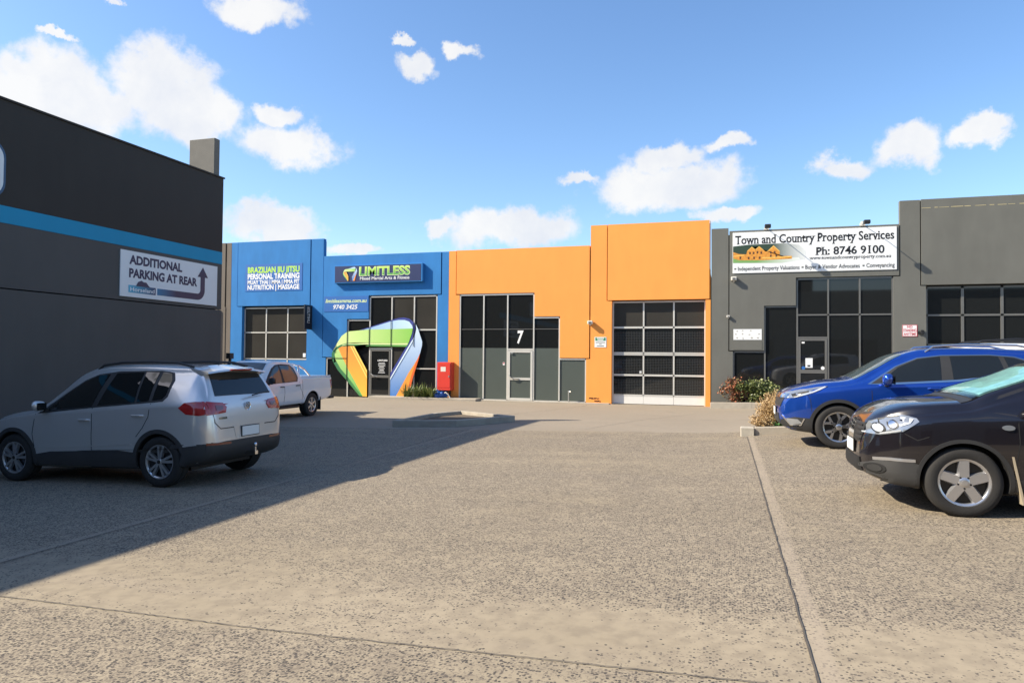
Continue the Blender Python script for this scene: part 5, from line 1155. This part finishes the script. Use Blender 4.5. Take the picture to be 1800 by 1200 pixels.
for sd in (1, -1):
    Q.patch('headlight', [(2.16,.85),(2.02,.93),(1.84,.985),(1.72,.955),(1.70,.925),(1.84,.82),(2.02,.77),(2.15,.765)], M['lamp_clear'], sd=sd, off=.010)
    circ = lambda cx, cz, r: [(cx + r*math.cos(a), cz + r*math.sin(a)) for a in [i*math.pi/8 for i in range(16)]]
    Q.patch('lamp_bezel', circ(2.03,.835,.052), M['dark_metal'], sd=sd, off=.013, grid=.03); Q.patch('projector', circ(2.03,.835,.038), M['lamp_bright'], sd=sd, off=.017, grid=.03); Q.patch('lamp_bezel', circ(1.92,.88,.045), M['dark_metal'], sd=sd, off=.013, grid=.03); Q.patch('projector', circ(1.92,.88,.032), M['chrome'], sd=sd, off=.017, grid=.03); Q.patch('indicator', [(1.84,.955),(1.745,.945),(1.78,.90),(1.86,.87)], M['lamp_bright'], sd=sd, off=.015); Q.line('lamp_edge', [(2.14,.775),(2.02,.785),(1.86,.83)], .014, M['lamp_bright'], sd=sd, off=.015); Q.line('lamp_rim', [(2.15,.86),(2.02,.922),(1.85,.972)], .012, M['dark_metal'], sd=sd, off=.015)
    Q.patch('fog_lamp', [(2.06 + .085*math.cos(a), .425 + .05*math.sin(a)) for a in [i*math.pi/8 for i in range(16)]], M['seam'], sd=sd, off=.018, grid=.03); Q.patch('fog_lens', [(2.06 + .055*math.cos(a), .425 + .034*math.sin(a)) for a in [i*math.pi/8 for i in range(16)]], M['plastic'], sd=sd, off=.024, grid=.03)
    Q.line('bumper_trim', [(1.74,.535),(1.95,.535),(2.08,.52)], .03, M['alloy'], sd=sd, off=.016)
    Q.patch('side_repeater', [(.945 + .055*math.cos(a), .895 + .026*math.sin(a)) for a in [i*math.pi/6 for i in range(12)]], M['lamp_clear'], sd=sd, off=.016, grid=.03)
    for pts in ([(.86,1.02),(.85,.75),(.90,.42)], [(-.2,1.05),(-.2,.42)], [(1.83,.80),(1.72,.74),(1.62,.78)]): Q.line('panel_gap', pts, .009, M['seam'], sd=sd, off=.002)
    Q.patch('front_door_window', [(.78,1.05),(.45,1.30),(.12,1.46),(-.12,1.49),(-.12,1.08)], M['car_glass'], sd=sd, off=.008); Q.patch('rear_door_window', [(-.24,1.09),(-.22,1.49),(-.9,1.47),(-1.05,1.15)], M['car_glass'], sd=sd, off=.008)
    Q.solid('mud_flap', lambda m: m.add([(.92,sd*.80,.62),(.92,sd*.89,.62),(.83,sd*.89,.16),(.83,sd*.80,.16),(.90,sd*.80,.62),(.90,sd*.89,.62),(.81,sd*.89,.16),(.81,sd*.80,.16)], [(0,1,2,3),(7,6,5,4),(0,4,5,1),(1,5,6,2),(2,6,7,3),(3,7,4,0)]), mat('dusty_flap', (.36,.30,.21), .8))
    Q.patch('tail_light', [(-1.75,1.15),(-1.95,1.1),(-1.97,.9),(-1.8,.95)], M['lamp_red'], sd=sd, off=.01)
Q.handle(-.02, .95, BLACKP); Q.mirrors(.72, 1.10, .86, BLACKP, (.12,.22,.16))
Q.patch('sun_shade', [(1.12,-.64),(1.12,.64),(.46,.53),(.46,-.53)], mat('turquoise_shade', (.26,.50,.52), .5, var=.6, vscale=9), axis='z', off=.004)
gl = bpy.data.materials.new('clear_windscreen'); gl.use_nodes = True; nt = gl.node_tree; tr = nt.nodes.new('ShaderNodeBsdfTransparent'); gs = nt.nodes.new('ShaderNodeBsdfGlossy'); gs.inputs['Roughness'].default_value = .03
fr = nt.nodes.new('ShaderNodeFresnel'); fr.inputs[0].default_value = 1.45; mxs = nt.nodes.new('ShaderNodeMixShader'); tr.inputs[0].default_value = (.82,.88,.86,1)
nt.links.new(fr.outputs[0], mxs.inputs[0]); nt.links.new(tr.outputs[0], mxs.inputs[1]); nt.links.new(gs.outputs[0], mxs.inputs[2]); nt.links.new(mxs.outputs[0], nt.nodes['Material Output'].inputs[0])
Q.patch('windscreen', [(1.20,-.70),(1.20,.70),(.40,.56),(.40,-.56)], gl, axis='z', off=.014)
Q.patch('cowl', [(1.30,-.72),(1.30,.72),(1.19,.70),(1.19,-.70)], M['plastic'], axis='z', off=.006)
for y in (.1, -.5): Q.solid('wiper', lambda m: m.tube([(1.24,y+.3,1.125),(1.17,y,1.16),(1.14,y-.3,1.175)], .011, 6), M['plastic'])
Q.patch('grille', [(-.40,.66),(.40,.66),(.44,.87),(-.44,.87)], M['plastic'], axis='x', sd=1, off=.008)
for k in range(4): Q.line('grille_slat', [(-.40,.69+k*.05),(.40,.69+k*.05)], .012, M['dark_metal'], axis='x', sd=1, off=.018)
Q.patch('grille_emblem', [(-.15,.66),(.15,.66),(.15,.88),(-.15,.88)], M['chrome'], axis='x', sd=1, off=.022)
Q.patch('lower_intake', [(-.45,.36),(.45,.36),(.42,.50),(-.42,.50)], M['seam'], axis='x', sd=1, off=.012); Q.plate(1, 0, .60)
Q.solid('underbody', lambda m: m.box(-1.8,1.5,-.6,.6,.2,.32), M['dark_metal'])

# --- pale car mostly hidden behind the blue one
wv = dict(tg); wv['paint'] = WHITEP; wv['arches'] = [(-1.302,.385),(1.302,.385)]
V = Car('parked_suv', 'white roofed car with roof rail just visible behind the blue SUV', 'car', wv, (4.75, 16.3, ground_z(4.75, 16.3)), (-1, 0)); V.root.scale = (1.05, 1.05, 1.06)
V.wheels('five', .225, .215)
V.both('window_band', [(.72,1.03),(.20,1.43),(-.24,1.535),(-1.08,1.55),(-1.34,1.50),(-1.36,1.2)], M['car_glass'], off=.006); V.patch('windscreen', [(.98,-.68),(.98,.68),(.32,.56),(.32,-.56)], M['car_glass'], axis='z', off=.006)
for sd in (1, -1): V.solid('roof_rail', lambda m: m.tube([(.08, sd*.56, 1.62), (-.05, sd*.57, 1.70), (-.6, sd*.575, 1.735), (-1.2, sd*.57, 1.71), (-1.5, sd*.56, 1.63)], .018, 8), M['dark_metal'], smooth=True)
